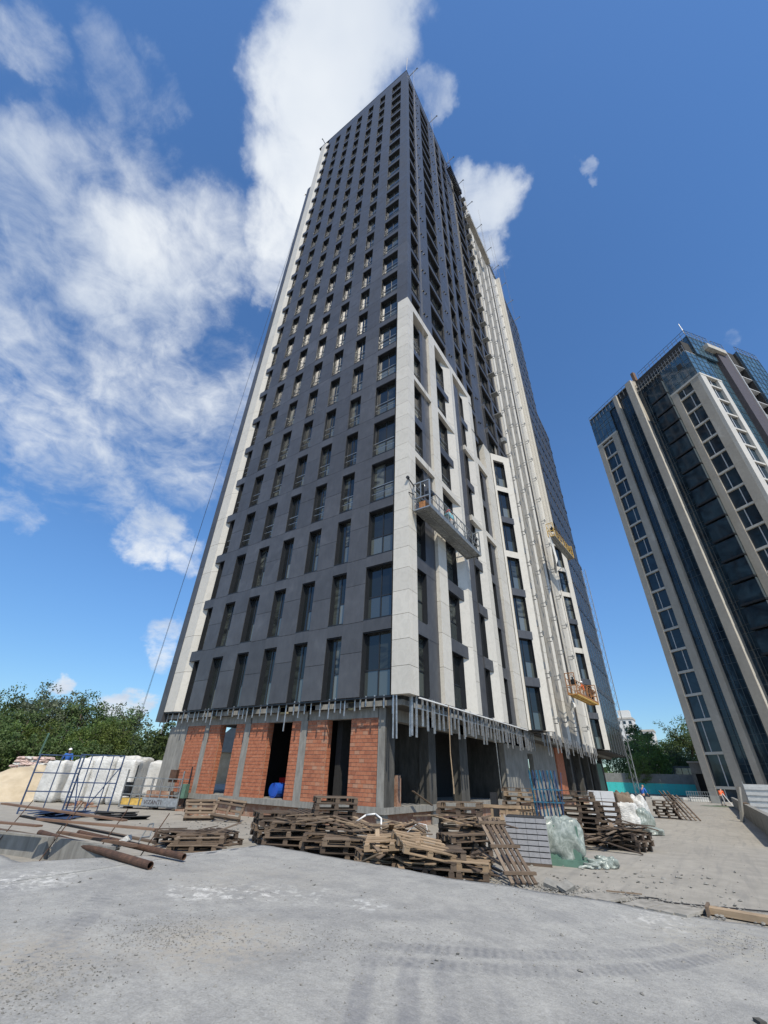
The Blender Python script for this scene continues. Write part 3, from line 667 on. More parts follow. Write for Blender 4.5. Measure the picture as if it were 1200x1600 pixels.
pbox('shear_wall', 'concrete', T, -17.1, -16.8, 6.5, 50, PZ, ZB-.345); pbox('inner_wall', 'interior_shade', T, -16.7, -9.95, 6.5, 6.8, PZ, ZB-.345)
MB().box(-17.0, -.6, .36, 50.9, ZB-.3451, ZB-.35).build('ceiling_shade', 'dark_concrete', T)  # thin dark sheet under the slab, soffit shade put into its colour
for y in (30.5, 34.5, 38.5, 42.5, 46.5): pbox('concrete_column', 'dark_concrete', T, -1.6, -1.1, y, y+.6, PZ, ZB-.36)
pbox('inner_wall', 'interior_shade', T, -2.6, -2.4, 29.6, 50.8, PZ, ZB-.36); pbox('netting', 'green_plastic', T, -1.2, -1.15, 43, 46.4, PZ, 3.6)
pbox('plinth', 'old_brick', T, -16.9, -1.6, 32.6, 50.8, -.1, PZ-.221)

# ================================================================ suspended platforms on the facade
def platform(label, loc, rz, Lg, ztop, paint, floor, cat='suspended platform', stuff_on=None, hoist_end=True, wd=.72):
    """local x runs along the facade, local -y faces away from the wall; z=0 is the floor"""
    E = thing('suspended_platform', label, cat, loc, rz, 'suspended platforms on the tower')
    fl = MB(); n = int(Lg/.22)
    for i in range(n): fl.box(i*Lg/n+.01, (i+1)*Lg/n-.01, -wd, 0, -.02, .015)
    for y in (-wd, -wd/2-.02, -.04): fl.box(0, Lg, y, y+.04, -.09, -.021)
    fl.build('floor', floor, E)
    for y, h in ((-wd+.02, 1.05), (-.02, 1.2)):
        rl = MB(); rl.bar((0, y, h), (Lg, y, h), .04, .04); rl.bar((0, y, .55), (Lg, y, .55), .03, .03); rl.bar((0, y, .1), (Lg, y, .1), .02, .16)
        k = round(Lg/1.05)
        for i in range(k+1): rl.bar((Lg*i/k, y, .02), (Lg*i/k, y, h), .035, .035)
        for i in range(k): rl.bar((Lg*i/k, y, .1), (Lg*(i+.5)/k, y, h), .02, .02); rl.bar((Lg*(i+.5)/k, y, h), (Lg*(i+1)/k, y, .1), .02, .02)
        rl.build('guard_rail', paint, E)
    for x in (0, Lg):
        ef = MB(); s_ = -1 if x == 0 else 1
        for y in (-wd, -.0): ef.bar((x, y, -.05), (x, y, 1.6), .06, .06)
        for z in (-.05, .65, 1.6): ef.bar((x, -wd, z), (x, 0, z), .06, .06)
        ef.bar((x, -wd*.45, .65), (x, -wd*.45, 1.6), .04, .05)
        for a in range(6):
            t0, t1 = math.pi*a/6, math.pi*(a+1)/6
            ef.tube((x, -.5-.18*math.cos(t0), 1.25+.22*math.sin(t0)), (x, -.5-.18*math.cos(t1), 1.25+.22*math.sin(t1)), .015, 4)
        ef.build('end_frame', paint, E)
        h = MB(); h.box(x-s_*.42-.14, x-s_*.42+.14, -wd+.12, -wd+.42, .75, 1.15); h.tube((x-s_*.42, -wd+.27, 1.15), (x-s_*.42, -wd+.27, 1.35), .08, 8); h.tube((x-s_*.42, -wd+.1, .9), (x-s_*.42, -wd-.02, .9), .09, 8)
        h.build('hoist_motor', 'frame_dark', E)
        for dy in (.24, .32): MB().tube((x-s_*.42, -wd+dy, 1.2), (x-s_*.42, -wd+dy, ztop-loc[2]), .009, 4).build('steel_rope', 'cable_black', E)
    ar = MB(); ar.bar((-.0, -.05, 1.45), (-.45, .1, 1.85), .05, .05); ar.tube((-.5, .1, 1.85), (-.38, .1, 1.85), .09, 8); ar.bar((0, -.02, .95), (-.35, .1, .95), .04, .04)
    if hoist_end: ar.build('wall_roller', 'cable_black', E)
    return E
# facing outward from X=0 means local -y -> +X : rotate by 90 degrees, local x -> +Y
pg = platform('long grey suspended platform hanging beside the white corner pier', (.12, .34, 13.4), R(90), 6.6, ZT+1.0, 'rail_metal', 'steel_dull', wd=.95)
pbx = MB().box(.3, .9, -.5, -.15, .02, .6).box(1.2, 1.9, -.55, -.2, .02, .35); pbx.build('tool_crate', 'orange_paint', pg)
p2 = platform('yellow suspended platform high on the second splayed bay', (1.35, 28.6, 24.9), R(86), 7.0, ZT+1.0, 'yellow_paint', 'steel_dull', hoist_end=False)
p3 = platform('rusty orange suspended platform low beside the second splayed bay', (1.35, 23.2, 7.75), R(86), 6.4, ZT+1.0, 'orange_paint', 'yellow_paint', hoist_end=False)
p4 = platform('pale suspended platform just below the tower roof edge', (.75, 17.6, 79.4), R(90), 9.0, ZT+1.0, 'bag_white', 'raw_wall', hoist_end=False)
p5 = platform('small dark suspended platform at the roof edge over the slate wall', (.3, 12.2, 86.0), R(90), 4.5, ZT+1.0, 'blue_paint', 'frame_dark', hoist_end=False)
# white tarpaulin scraps by the platforms
def tarp(label, loc, w, h, name='tarpaulin'):
    mb = MB(); nx, nz = 7, 10; vs = []
    for j in range(nz+1):
        for i in range(nx+1):
            u_, v_ = i/nx, j/nz; s_ = 1-.55*v_*(.6+.4*math.sin(u_*9)); vs.append((.25*math.sin(u_*7+v_*3)*v_+.1, (u_-.5)*w*s_, -v_*h*(.8+.2*math.sin(u_*5+1))))
    f1 = [(j*(nx+1)+i, j*(nx+1)+i+1, (j+1)*(nx+1)+i+1, (j+1)*(nx+1)+i) for j in range(nz) for i in range(nx)]
    mb.add(vs, f1); return tag(mb.build(name, 'bag_white', None, loc, smooth=True), label, 'tarpaulin')
tarp('white torn tarpaulin hanging under the yellow platform', (1.5, 28.4, 24.7), 1.6, 4.5)
tarp('small white cloth hanging under the rusty orange platform', (1.4, 23.3, 7.6), .7, 1.2)

# davits on the roof edge
def davit(loc, rz, label, l=1.6, up_=.9):
    E = thing('davit_arm', label, 'davit', loc, rz, 'davit arms along the tower roof')
    mb = MB(); mb.bar((0, .8, .1), (0, -l, .1+up_), .09, .09); mb.bar((0, -.02, .1), (0, -.02, .75), .07, .07); mb.bar((0, -l, .1+up_), (.0, -l-.15, up_-.3), .05, .05)
    mb.build('arm', 'steel_dull', E); MB().tube((-.06, -l, .1+up_), (.06, -l, .1+up_), .11, 8).build('pulley', 'cable_black', E)
    return E
LB = ['davit arm over the wall between the corner and the first platform rope', 'davit arm above the second window column of the slate wall', 'davit arm above the third window column of the slate wall', 'davit arm at the start of the pale strips', 'davit arm above the middle of the pale platform', 'davit arm at the far end of the pale platform', 'davit arm above the tall pale stone fin', 'davit arm beyond the tall stone fin', 'davit arm midway along the far dark wall', 'davit arm near the far end of the roofline', 'davit arm at the far end of the roofline']
for y, lb in zip((.9, 7.4, 13.8, 17.8, 21.8, 26.4, 31.4, 35.6, 40.0, 44.6, 49.5), LB): davit((-.25, y, ZT+.14), R(90), lb)
davit((-16.2, .4, ZT+.14), 0, 'davit arm on the white fin at the left roof end', 1.0, .35)
dv = davit((-17.2, .9, 75.4), R(-40), 'davit arm at the lower ledge on the left edge', 1.0, .2)
MB().bar((-.02, .05, ZT+.1), (.45, -.5, ZT+3.4), .06, .06).build('lightning_pole', 'cable_black'); o = bpy.data.objects['lightning_pole']; tag(o, 'thin dark pole standing on the sharp roof corner of the tower', 'pole')
for i, (a, b_) in enumerate((((-17.7, .3, 75.6), (-22.0, 1.5, 3.0)), ((-17.5, .3, 75.6), (-23.4, 2.2, 3.0)))):
    tag(MB().tube(a, b_, .010, 4).build('lifting_rope', 'cable_black'), ['thin lifting rope down to the trees, nearer the tower', 'thin lifting rope down to the trees, farther from the tower'][i], 'rope', 'lifting ropes at the left edge')

# ================================================================ second tower (right)
E2 = thing('neighbour_tower', 'dark glass tower with pale stone piers and roof railings', 'building', (8.53, 68.8, 0), math.atan2(-13.9, 18.03))
D2 = 22; W2 = 22.77
b2 = MB(); b2.box(.02, W2-.05, .6, D2, 0, 72.6); b2.build('tower_body', 'core_dark', E2)
zs = [1.6, 5.7, 9.97, 13.4]
while zs[-1] < 61: zs.append(zs[-1]+3.345)
def stonecol(x0, x1, wa, wb, top, y=-.0):
    for i, z in enumerate([-.2]+zs):
        zn = zs[i] if i < len(zs) else top
        if z >= top-.5: break
        zn = min(zn, top)
        for (a, b_) in ((x0, wa), (wb, x1)): pbox('stone_panel', 'pale_stone2', E2, a, b_-.0, y-.25, .6, z+.01, zn)
        pbox('stone_sill', 'pale_stone', E2, wa+.002, wb-.002, y-.18, .55, z-.17 if i else z, z+.17)
        w_ = wb-wa; f_ = (.62 if i % 2 else .36)
        fr = link('window', None, None); bpy.data.objects.remove(fr)
        wo = pbox('window', 'white_sheet', E2, wa+w_*f_-.06, wa+w_*f_+.06, y+.05, .2, z+.172, zn-.172)
        for (c0, c1) in ((wa, wa+w_*f_-.061), (wa+w_*f_+.061, wb)):
            pn = MB().box(c0-wa-w_*f_+.06, c1-wa-w_*f_+.06, .06, .1, 0, zn-z-.344).build('pane', 'curtain_glass', wo)
    pbox('stone_lintel', 'pale_stone', E2, x0-.03, x1+.03, y-.3, .6, top, top+.4)
stonecol(0, 5.3, 1.15, 4.0, 64.4); stonecol(17.6, 22.77, 18.75, 21.4, 62.3)
# curtain walls
def curtain(x0, x1, z0, z1, y, nx, dz, mat='curtain_glass', mull='frame_dark', slab=False):
    cw = MB(); cw.box(x0, x1, y, y+.06, z0, z1); cw.build('glass_wall', mat, E2)
    g = MB()
    for i in range(nx+1): x = x0+(x1-x0)*i/nx; g.box(x-.035, x+.035, y-.06, y-.002, z0, z1)
    z = z0
    while z < z1: g.box(x0, x1, y-.045, y-.003, z-.03, z+.03); g.box(x0, x1, y-.045, y-.003, z+dz*.33-.025, z+dz*.33+.025); z += dz
    g.build('mullion_grid', mull, E2)
curtain(5.3, 7.2, -.1, 71.5, .15, 2, 3.345, mull='mullion')
curtain(8.1, 11.0, -.1, 71.8, .1, 4, 3.345, mull='mullion'); curtain(12.3, 17.58, -.1, 70.5, .12, 5, 3.345, mull='mullion')
curtain(0, 5.3, 64.85, 70.6, -.1, 5, 3.3, 'blue_glass', 'mullion'); curtain(17.6, 22.9, 62.72, 69.2, -.12, 5, 3.3, 'blue_glass', 'mullion'); curtain(12.31, 23.2, 70.0, 74.6, 2.6, 8, 3.3, 'blue_glass', 'mullion')
MB().box(12.3, 23.2, 2.7, 20, 69.9, 74.4).build('penthouse_body', 'core_dark', E2)
for z in zs[3:]:
    pbox('balcony_slab', 'frame_dark', E2, 14.2, 17.55, -.75, .1, z-.14, z+.14)
    pbox('balcony_screen', 'curtain_glass', E2, 14.3, 17.45, -.68, -.64, z+.142, z+2.9)
    pbox('balcony_post', 'mullion', E2, 17.46, 17.52, -.7, .1, z+.142, z+3.1)
z = -.1
while z < 71:
    pbox('fin_panel', 'pale_stone2', E2, 7.2, 8.1, -.55, .6, z+.01, z+3.3); pbox('fin_panel', 'pale_stone2', E2, 11.0, 12.3, -.95, .6, z+.01, min(z+3.3, 73.2)); pbox('fin_edge', 'pale_stone', E2, 12.301, 12.34, -.93, -.5, z+.01, z+3.3); z += 3.3  # paler plate on the big fin's side paints in its sunlit edge
# windows punched into the blue glass boxes
pbox('open_vent', 'core_dark', E2, 20.6, 21.4, -.19, -.121, 66.2, 67.4); pbox('open_vent', 'core_dark', E2, 13.2, 13.8, .03, .1, 66.8, 68.0)
# right hand side: stone return, glass, dark panel, slats
for i, z in enumerate([-.2]+zs):
    zn = zs[i] if i < len(zs) else 62.3
    if z > 61: break
    zn = min(zn, 62.3)
    pbox('stone_panel', 'pale_stone', E2, 22.78, 23.3, -.24, 1.1, z+.01, zn); pbox('stone_panel', 'pale_stone', E2, 22.78, 23.3, 3.9, 5.0, z+.01, zn)
    pbox('stone_sill', 'pale_stone', E2, 22.78, 23.2, 1.102, 3.898, z-.17, z+.17); pbox('window', 'curtain_glass', E2, 22.7, 22.86, 1.102, 3.898, z+.172, zn-.172); pbox('mullion_post', 'white_sheet', E2, 22.87, 22.95, 2.4, 2.5, z+.172, zn-.172)
pbox('stone_lintel', 'pale_stone', E2, 22.78, 23.35, -.3, 5.05, 62.31, 62.7)
def sidecurtain(y0, y1, z0, z1, x, mat):
    MB().box(x-.3, x, y0, y1, z0, z1).build('glass_wall', mat, E2); g = MB(); n = max(2, round((y1-y0)/1.2))
    for i in range(n+1): y = y0+(y1-y0)*i/n; g.box(x+.002, x+.06, y-.035, y+.035, z0, z1)
    z = z0
    while z < z1: g.box(x+.003, x+.045, y0, y1, z-.03, z+.03); z += 1.65
    g.build('mullion_grid', 'mullion', E2)
sidecurtain(5.1, 8.2, 0, 73.0, 22.75, 'blue_glass'); sidecurtain(-.1, 5.0, 62.75, 69.1, 22.95, 'blue_glass'); sidecurtain(2.6, 8.0, 69.2, 74.6, 23.22, 'blue_glass')
MB().box(22.2, 23.6, 8.25, 11.3, 0, 73.4).build('dark_side_wall', 'slate_brown', E2)
pbox('slat_edge', 'white_sheet', E2, 23.2, 23.75, 11.305, 11.45, 0, 73.2)
z = 30
while z < 72: pbox('balcony_slab', 'white_sheet', E2, 22.6, 23.6, 11.46, 14.6, z, z+.14); z += 3.3
sidecurtain(14.7, 20.8, 0, 74.5, 23.9, 'blue_glass'); MB().box(22.0, 23.59, 14.6, 20.9, 0, 74.3).build('wing_body', 'core_dark', E2)
# roof railings and scaffold
rr_ = MB()
def roofrail(pts, z, h=1.5, st=.9):
    for (xa, ya), (xb, yb) in zip(pts, pts[1:]):
        n = max(1, int(math.hypot(xb-xa, yb-ya)/st))
        for i in range(n+1): t = i/n; X, Y = xa+(xb-xa)*t, ya+(yb-ya)*t; rr_.bar((X, Y, z-.8), (X, Y, z+h), .07, .07)
        for q in (.5, 1.0, 1.0): rr_.bar((xa, ya, z+h*q), (xb, yb, z+h*q), .06, .06)
roofrail([(0, -.2), (11.6, -.2)], 71.8, 1.5); roofrail([(12.3, 2.5), (23.2, 2.5), (23.3, 8.2)], 74.7, 1.4); roofrail([(12.5, -.2), (22.9, -.2)], 69.4, 1.3, .6); roofrail([(23.6, 8.3), (23.7, 11.3)], 73.6, 1.5); roofrail([(23.95, 14.7), (23.95, 20.7)], 74.6, 1.3)
rr_.build('roof_railing', 'steel_dull', E2)
MB().box(12.3, 22.9, -.16, 2.6, 69.22, 69.32).build('roof_deck', 'raw_wall', E2); MB().box(-.05, 12.29, -.16, 10, 72.61, 72.75).build('roof_deck', 'raw_wall', E2)
MB().box(0, 12.25, .05, .6, 70.65, 72.6).build('parapet_wall', 'core_dark', E2)
curtain(.0, 7.15, 70.62, 72.3, -.02, 7, 1.7, 'blue_glass', 'mullion')
MB().box(11.9, 12.5, .7, 1.4, 73, 75.5).build('roof_stack', 'wood_rusty', E2); MB().bar((23.1, 2.7, 74.6), (23.0, 2.6, 78.4), .09, .09).build('mast_pole', 'steel_dull', E2)
MB().box(22.9, 24.1, 5.6, 10.5, 71.5, 72.6).build('roof_cradle', 'raw_wall', E2)
# low annex left of it
A = thing('annex_booth', 'small concrete booth with dark doorway beside the glass tower', 'booth', (6.9, 74.4, 0))
MB().box(0, 2.1, 0, 3, 3.3, 4.75).box(.0, .5, .05, 3, 0, 3.29).box(1.85, 2.1, .05, 3, 0, 3.29).build('wall', 'concrete', A); MB().box(.5, 1.85, .4, .6, 0, 3.28).build('doorway', 'core_dark', A); MB().box(-.2, 2.3, -.2, 3.1, 4.76, 4.95).build('roof', 'raw_wall', A)
A = thing('stone_annex', 'stone clad corner block with small barred window under the glass tower', 'annex', (8.3, 72.0, 0))
MB().box(0, 2.4, 0, 4, 6.6, 10.4).build('wall', 'pale_stone2', A); MB().box(.1, 2.3, .3, 4, 0, 6.59).build('lower_wall', 'core_dark', A)
for i in range(4): pbox('bar', 'pale_stone2', A, .25+i*.55, .4+i*.55, .02, .28, 4.9, 6.58)

# ================================================================ fences and the far yard
def fence_far():
    F = thing('hoarding', 'grey site hoarding with teal lower band across the far yard', 'hoarding', (-8, 79.5, 0))
    for i in range(19):
        x = i*1.0
        pbox('hoarding_panel', 'white_sheet' if False else 'hoard_grey', F, x+.01, x+.99, 0, .05, 1.9, 3.25); pbox('teal_panel', 'teal_board', F, x+.01, x+.99, -.02, .05, .35, 1.88); pbox('base_panel', 'hoard_grey', F, x+.01, x+.99, -.03, .05, .0, .34)
    return F
fence_far()
cv = thing('container_row', 'low grey container with glazed front behind the hoarding', 'container', (2.2, 86, 0))
MB().box(0, 5.2, 0, 3, 0, 4.6).build('body', 'hoard_grey', cv); 
for i in range(5): pbox('glazing', 'blue_glass', cv, .12+i*1.0, 1.02+i*1.0, -.05, 0, 2.6, 4.3)
# right-hand corrugated fence and low concrete wall
F = thing('corrugated_fence', 'pale ribbed metal fence along the right side of the yard', 'fence', (11.0, 30, 0), R(-4))
for i in range(6):
    for k in range(11): pbox('rib_sheet', 'galv_pale', F, i*1.6+.01, i*1.6+1.59, -.02-.07*(k % 2), .03, .08+k*.17, .08+k*.17+.165)
    pbox('post', 'steel_dull', F, i*1.6-.03, i*1.6+.03, .04, .12, 0, 2.1)
LW = thing('low_wall', 'low pale concrete kerb wall running beside the ribbed fence', 'wall')
pa, pb = Vector((10.66, 7, 0)), Vector((10.42, 47, 0))
for i in range(13):
    a = pa.lerp(pb, i/13); c_ = pa.lerp(pb, (i+1)/13-.002); MB().bar((a.x, a.y, .42), (c_.x, c_.y, .42), .22, .86).build('wall_block', 'concrete', LW)
MB().bar((10.56, 24, .88), (10.54, 27, .88), .3, .05).build('coping_plate', 'wood_old', LW)
tag(MB().bar((10.0, 21.6, 0), (10.42, 22.0, 1.75), .18, .12).build('leaning_post', 'concrete'), 'grey concrete post leaning on the low wall by the ribbed fence', 'post')
# clutter in front of the hoarding
for i, (x, y, w_, h, m, lb) in enumerate(((5.5, 70, 3.4, .25, 'bag_white', 'long white bundle lying before the teal hoarding'), (2.5, 66, 2.6, .35, 'bag_white', 'short white bundle left of the yard'), (7.2, 62, 2.2, .5, 'block_white', 'stack of pale slabs in the far yard'), (8.9, 58, 1.2, 1.0, 'hoard_grey', 'grey cabinet beside the worker in orange'), (4.6, 58, 2.0, .5, 'steel_dull', 'dark heap of steel parts in the far yard'))):
    mb = MB()
    for k in range(3): mb.box(-w_/2+rnd.uniform(0, .2), w_/2-rnd.uniform(0, .2), -.5+k*.33, -.2+k*.33, 0, h*rnd.uniform(.7, 1))
    tag(mb.build('material_pile', m, None, (x, y, 0)), lb, 'pile')
cage = thing('wire_cage', 'low grey wire cage standing in the far yard', 'cage', (6.0, 60.5, 0))
mb = MB()
for i in range(13): mb.bar((i*.25, 0, 0), (i*.25, 0, 1.1), .03, .03); mb.bar((i*.25, 1, 0), (i*.25, 1, 1.1), .03, .03)
for z in (0, .35, .7, 1.1): mb.bar((0, 0, z), (3, 0, z), .03, .03); mb.bar((0, 1, z), (3, 1, z), .03, .03); mb.bar((0, 0, z), (0, 1, z), .03, .03); mb.bar((3, 0, z), (3, 1, z), .03, .03)
mb.build('wire_frame', 'rail_metal', cage)
# far white apartment blocks
def far_block(label, x, y, w_, d_, h, rz, floors, bays, top=None):
    B = thing('apartment_block', label, 'building', (x, y, 0), rz)
    MB().box(0, w_, 0, d_, 0, h).build('wall', 'block_white', B); MB().box(-.3, w_+.3, -.3, d_+.3, h, h+1.0).build('roof', 'raw_wall', B)
    for k in range(floors):
        for i in range(bays):
            pbox('window', 'curtain_glass', B, w_*(i+.25)/bays, w_*(i+.75)/bays, -.06, -.005, h*(k+.35)/floors, h*(k+.78)/floors)
    if top: MB().box(*top).build('roof_house', 'block_white', B)
    return B
far_block('far white apartment block with rounded top beyond the hoist mast', -28, 285, 9, 12, 33, 0, 9, 3, (2, 8, 2, 9, 34.01, 38))
far_block('farther white apartment block stepping down beside the treetops', -17.5, 290, 7, 12, 27, 0, 8, 3)
far_block('low pale block just showing over the right trees', -9.5, 300, 7, 10, 18.5, 0, 5, 3)
HB = thing('cottage', 'small beige house behind the white bags with steep grey roof', 'house', (-62, 41, 0), R(-58))
MB().box(0, 9, 0, 8, 0, 4.2).build('wall', 'sand', HB); m_ = MB(); m_.add([(-.5, -.5, 4.2), (9.5, -.5, 4.2), (9.5, 8.5, 4.2), (-.5, 8.5, 4.2), (-.5, 4, 8.2), (9.5, 4, 8.2)], [(0, 1, 5, 4), (3, 4, 5, 2), (0, 4, 3), (1, 2, 5), (0, 3, 2, 1)]); m_.build('roof', 'hoard_grey', HB)
for i in range(3): pbox('window', 'curtain_glass', HB, 1.2+i*2.6, 2.4+i*2.6, -.06, -.005, 1.3, 2.9)
far_block('pale house far behind the lifting ropes', -150, 98, 14, 10, 13, R(-58), 3, 4)

# ================================================================ trees
def foliage(name, a, bb):
    b = NB(name); r = b.rand(); f = b.noise(b.pos(), .55, 4, .6); g = b.noise(b.pos(), 4.5, 3)
    c = b.mix(.5, b.ramp(f, [(.35, a), (.65, bb)]), b.ramp(g, [(.3, a), (.7, bb)])); h = b.n('ShaderNodeHueSaturation'); b.l(c, h.inputs['Color']); b.l(b.math('ADD', b.math('MULTIPLY', r, .5), .75), h.inputs['Value']); b.l(b.math('ADD', b.math('MULTIPLY', r, .03), .485), h.inputs['Hue'])
    b.col(h.outputs[0]); b.set(.55, spec=.35); b.b.inputs['Subsurface Weight'].default_value = 0
    tr = b.n('ShaderNodeBsdfTranslucent'); b.l(h.outputs[0], tr.inputs[0]); mx = b.n('ShaderNodeMixShader'); mx.inputs[0].default_value = .3
    o_ = b.t.nodes['Material Output']; b.l(b.b.outputs[0], mx.inputs[1]); b.l(tr.outputs[0], mx.inputs[2]); b.l(mx.outputs[0], o_.inputs[0])
foliage('leaf_deep', (.05, .085, .028), (.12, .18, .06)); foliage('leaf_fresh', (.085, .14, .032), (.17, .24, .06)); foliage('leaf_grey', (.10, .13, .075), (.19, .225, .15))
def tree_meshes(seed, H, Rr, leafmat, sparse=1.0, leaf=.30, stem=.33, nclump=62, per=62):
    r_ = random.Random(seed); tr = MB(); cl = []
    p = Vector((0, 0, -.1)); rad = H*.028; trunk = [p.copy()]
    for i in range(6):
        q = p+Vector((r_.uniform(-.25, .25), r_.uniform(-.25, .25), H*.13)); tr.tube(p, q, rad, 7, rad*.82, cap=False); p = q; rad *= .82; trunk.append(p.copy())
    for i in range(15):
        b0 = trunk[min(6, 2+i//3)]; a = r_.uniform(0, 6.28); l = Rr*r_.uniform(.5, 1.0); z = r_.uniform(.15, .65)*l+.6
        mid = b0+Vector((math.cos(a)*l*.5, math.sin(a)*l*.5, z*.6)); e_ = b0+Vector((math.cos(a)*l, math.sin(a)*l, z*1.3))
        tr.tube(b0, mid, .075, 5, .05, cap=False); tr.tube(mid, e_, .05, 4, .02, cap=False); cl += [(e_, 1.0), (mid.lerp(e_, .5), .8)]
        for k in range(2): e2 = mid+Vector((r_.uniform(-1, 1)*l*.35, r_.uniform(-1, 1)*l*.35, r_.uniform(.2, 1.2)*z)); tr.tube(mid, e2, .035, 4, .012, cap=False); cl.append((e2, .8))
    for i in range(nclump):
        u_ = r_.uniform(-1, 1); a = r_.uniform(0, 6.28); s_ = math.sqrt(1-u_*u_); k = r_.uniform(.55, 1.05)
        cl.append((Vector((math.cos(a)*s_*Rr*k, math.sin(a)*s_*Rr*k, H*(stem+(1-stem)/2)+u_*H*(1-stem)/2*k)), r_.uniform(.6, 1.2)))
    lf = MB()
    for c_, s_ in cl:
        rr0 = Rr*.24*s_
        for k in range(int(per*sparse)):
            d = Vector((r_.gauss(0, 1), r_.gauss(0, 1), r_.gauss(0, .7))); d = d.normalized()*rr0*r_.random()**.45; q = c_+d
            n_ = Vector((r_.gauss(0, 1), r_.gauss(0, 1), r_.gauss(.6, 1))).normalized(); t = n_.orthogonal().normalized(); t = Matrix.Rotation(r_.uniform(0, 6.28), 3, n_) @ t; w = n_.cross(t); l = leaf*r_.uniform(.6, 1.3)
            lf.add([q-t*l*.5, q+w*l*.28, q+t*l*.5, q-w*l*.28], [(0, 1, 2, 3)])
    return tr.mesh('trunk', 'bark'), lf.mesh('crown', leafmat)
TV = {k: tree_meshes(*a) for k, a in dict(deep=(1, 9.5, 4.0, 'leaf_deep', .75), deep2=(2, 8.6, 4.4, 'leaf_deep', .7), fresh=(3, 8.0, 3.8, 'leaf_fresh'), grey=(4, 9.2, 3.4, 'leaf_grey', .62), thin=(5, 9.8, 2.9, 'leaf_grey', .42, .34, .3, 40), poplar=(6, 10.5, 2.4, 'leaf_deep', .9, .3, .2), bush=(7, 3.6, 2.6, 'leaf_deep', .9, .28, .02)).items()}
def tree(kind, x, y, s, rz, label, group, cat='tree', name='broadleaf_tree'):
    E = thing(name, label, cat, (x, y, -.05), rz, group); E.scale = (s, s, s); link('trunk', TV[kind][0], E); link('crown', TV[kind][1], E); return E
def azd(a, d): return CAMP.x+math.sin(R(a))*d, CAMP.y+math.cos(R(a))*d
GL = 'trees along the left edge of the yard'
tl = [('deep', -75.5, 66, 1.0, 'dark broad tree cut by the left edge of the photo'), ('deep2', -72.6, 70, 1.08, 'dark green tree with flat top near the left photo edge'), ('grey', -70.2, 66, 1.0, 'grey green willowy tree right of the dark flat topped one'), ('grey', -68.3, 71, 1.1, 'pale grey green tree behind the small white horizon cloud'), ('deep', -66.6, 67, .98, 'dense dark tree in the middle of the left row'), ('deep2', -64.9, 70, 1.02, 'tall dark tree with a twig sticking up into the cloud'), ('deep', -63.3, 66, .88, 'dark tree left of the sparse pale one'), ('thin', -61.6, 68, .98, 'sparse pale tree at the right end of the left row under the ropes'), ('fresh', -65.6, 58, .68, 'bright yellow green tree in front of the dark ones'), ('fresh', -63.0, 58, .72, 'bright green round tree at the right of the row'), ('fresh', -69.5, 60, .66, 'low fresh green tree over the pale stacked bags'), ('deep2', -74.0, 58, .74, 'low dark tree at far left above the yard'), ('fresh', -72.0, 60, .62, 'low bright tree above the left sacks'), ('deep', -67.6, 60, .62, 'small dark tree behind the blue frame'), ('deep', -61.7, 60, .62, 'small dark tree over the white bags'), ('deep2', -64.2, 62, .8, 'middle sized dark tree behind the bright round one'), ('deep', -70.8, 63, .8, 'middle sized dark tree between the willowy ones'), ('deep', -78, 62, 1.0, 'dark tree just outside the left photo edge')]
for k, a, d, s, lb in tl[:-1]: x, y = azd(a, d); tree(k, x, y, s*.88, a*3, lb, GL)
for i, (a, d, s) in enumerate(((-76, 50, .8), (-73, 52, .75), (-70.5, 53, .8), (-67.5, 54, .7), (-65.5, 53, .75), (-63.2, 53, .7), (-58.7, 54, 1.0), (-57.6, 50, 1.1), (-61.8, 55, .7))):
    x, y = azd(a, d); tree('bush', x, y, s, i*1.3, ['dark bush at far left behind the sacks', 'dark bush behind the pale sacks', 'dark bush behind the sand heap', 'dark bush behind the left blue frame', 'dark bush behind the first white bag', 'dark bush behind the middle white bags', 'dark bush between the white bag and the tower', 'dark bush touching the left concrete pier of the tower', 'dark bush right of the cottage'][i], 'bushes under the left trees', 'bush', 'leafy_bush')
GR = 'trees beyond the far hoarding'
tr_ = [('poplar', -5.2, 120, 1.25, 'tall narrow tree beside the white apartment blocks'), ('deep', -3.6, 128, 1.0, 'round dark tree right of the narrow one'), ('deep2', -2.3, 132, 1.3, 'broad dark tree in the middle of the gap between towers'), ('deep', -.9, 130, 1.35, 'dark tree touching the left edge of the glass tower'), ('deep2', .8, 135, 1.5, 'dark tree partly hidden by the glass tower'), ('fresh', -4.8, 100, .95, 'brighter green tree low behind the hoarding'), ('deep', -7.2, 110, 1.0, 'dark tree behind the hoist mast'), ('deep2', -6.2, 104, .9, 'low dark tree between mast and narrow tree'), ('deep', -3.0, 105, .72, 'low dark tree behind the container'), ('deep2', -1.5, 107, .75, 'low wide dark tree above the container'), ('fresh', -5.9, 96, .6, 'small bright tree at the left end of the hoarding')]
for k, a, d, s, lb in tr_: x, y = azd(a, d); tree(k, x, y, s, a*5, lb, GR)
# distant wooded ground beyond the yard so that the horizon is not bare
mb = MB(); r_ = random.Random(3)
for i in range(5200):
    a = r_.uniform(-88, 75); d = r_.uniform(190, 260)
    if -7 < a < 1.5 and r_.random() < .6: continue
    x, y = azd(a, d); z = r_.random()**1.2*(6.2+2.5*noise.noise(Vector((a*.35, 0, 0)))); n_ = Vector((r_.gauss(0, 1), r_.gauss(0, 1), r_.gauss(.4, 1))).normalized(); t = n_.orthogonal(); w = n_.cross(t); l = r_.uniform(.9, 2.0)
    q = Vector((x, y, z)); mb.add([q-t*l, q+w*l*.7, q+t*l, q-w*l*.7], [(0, 1, 2, 3)])
tag(mb.build('distant_wood', 'leaf_deep', kind='stuff'), 'far belt of dark trees along the horizon', 'woodland')

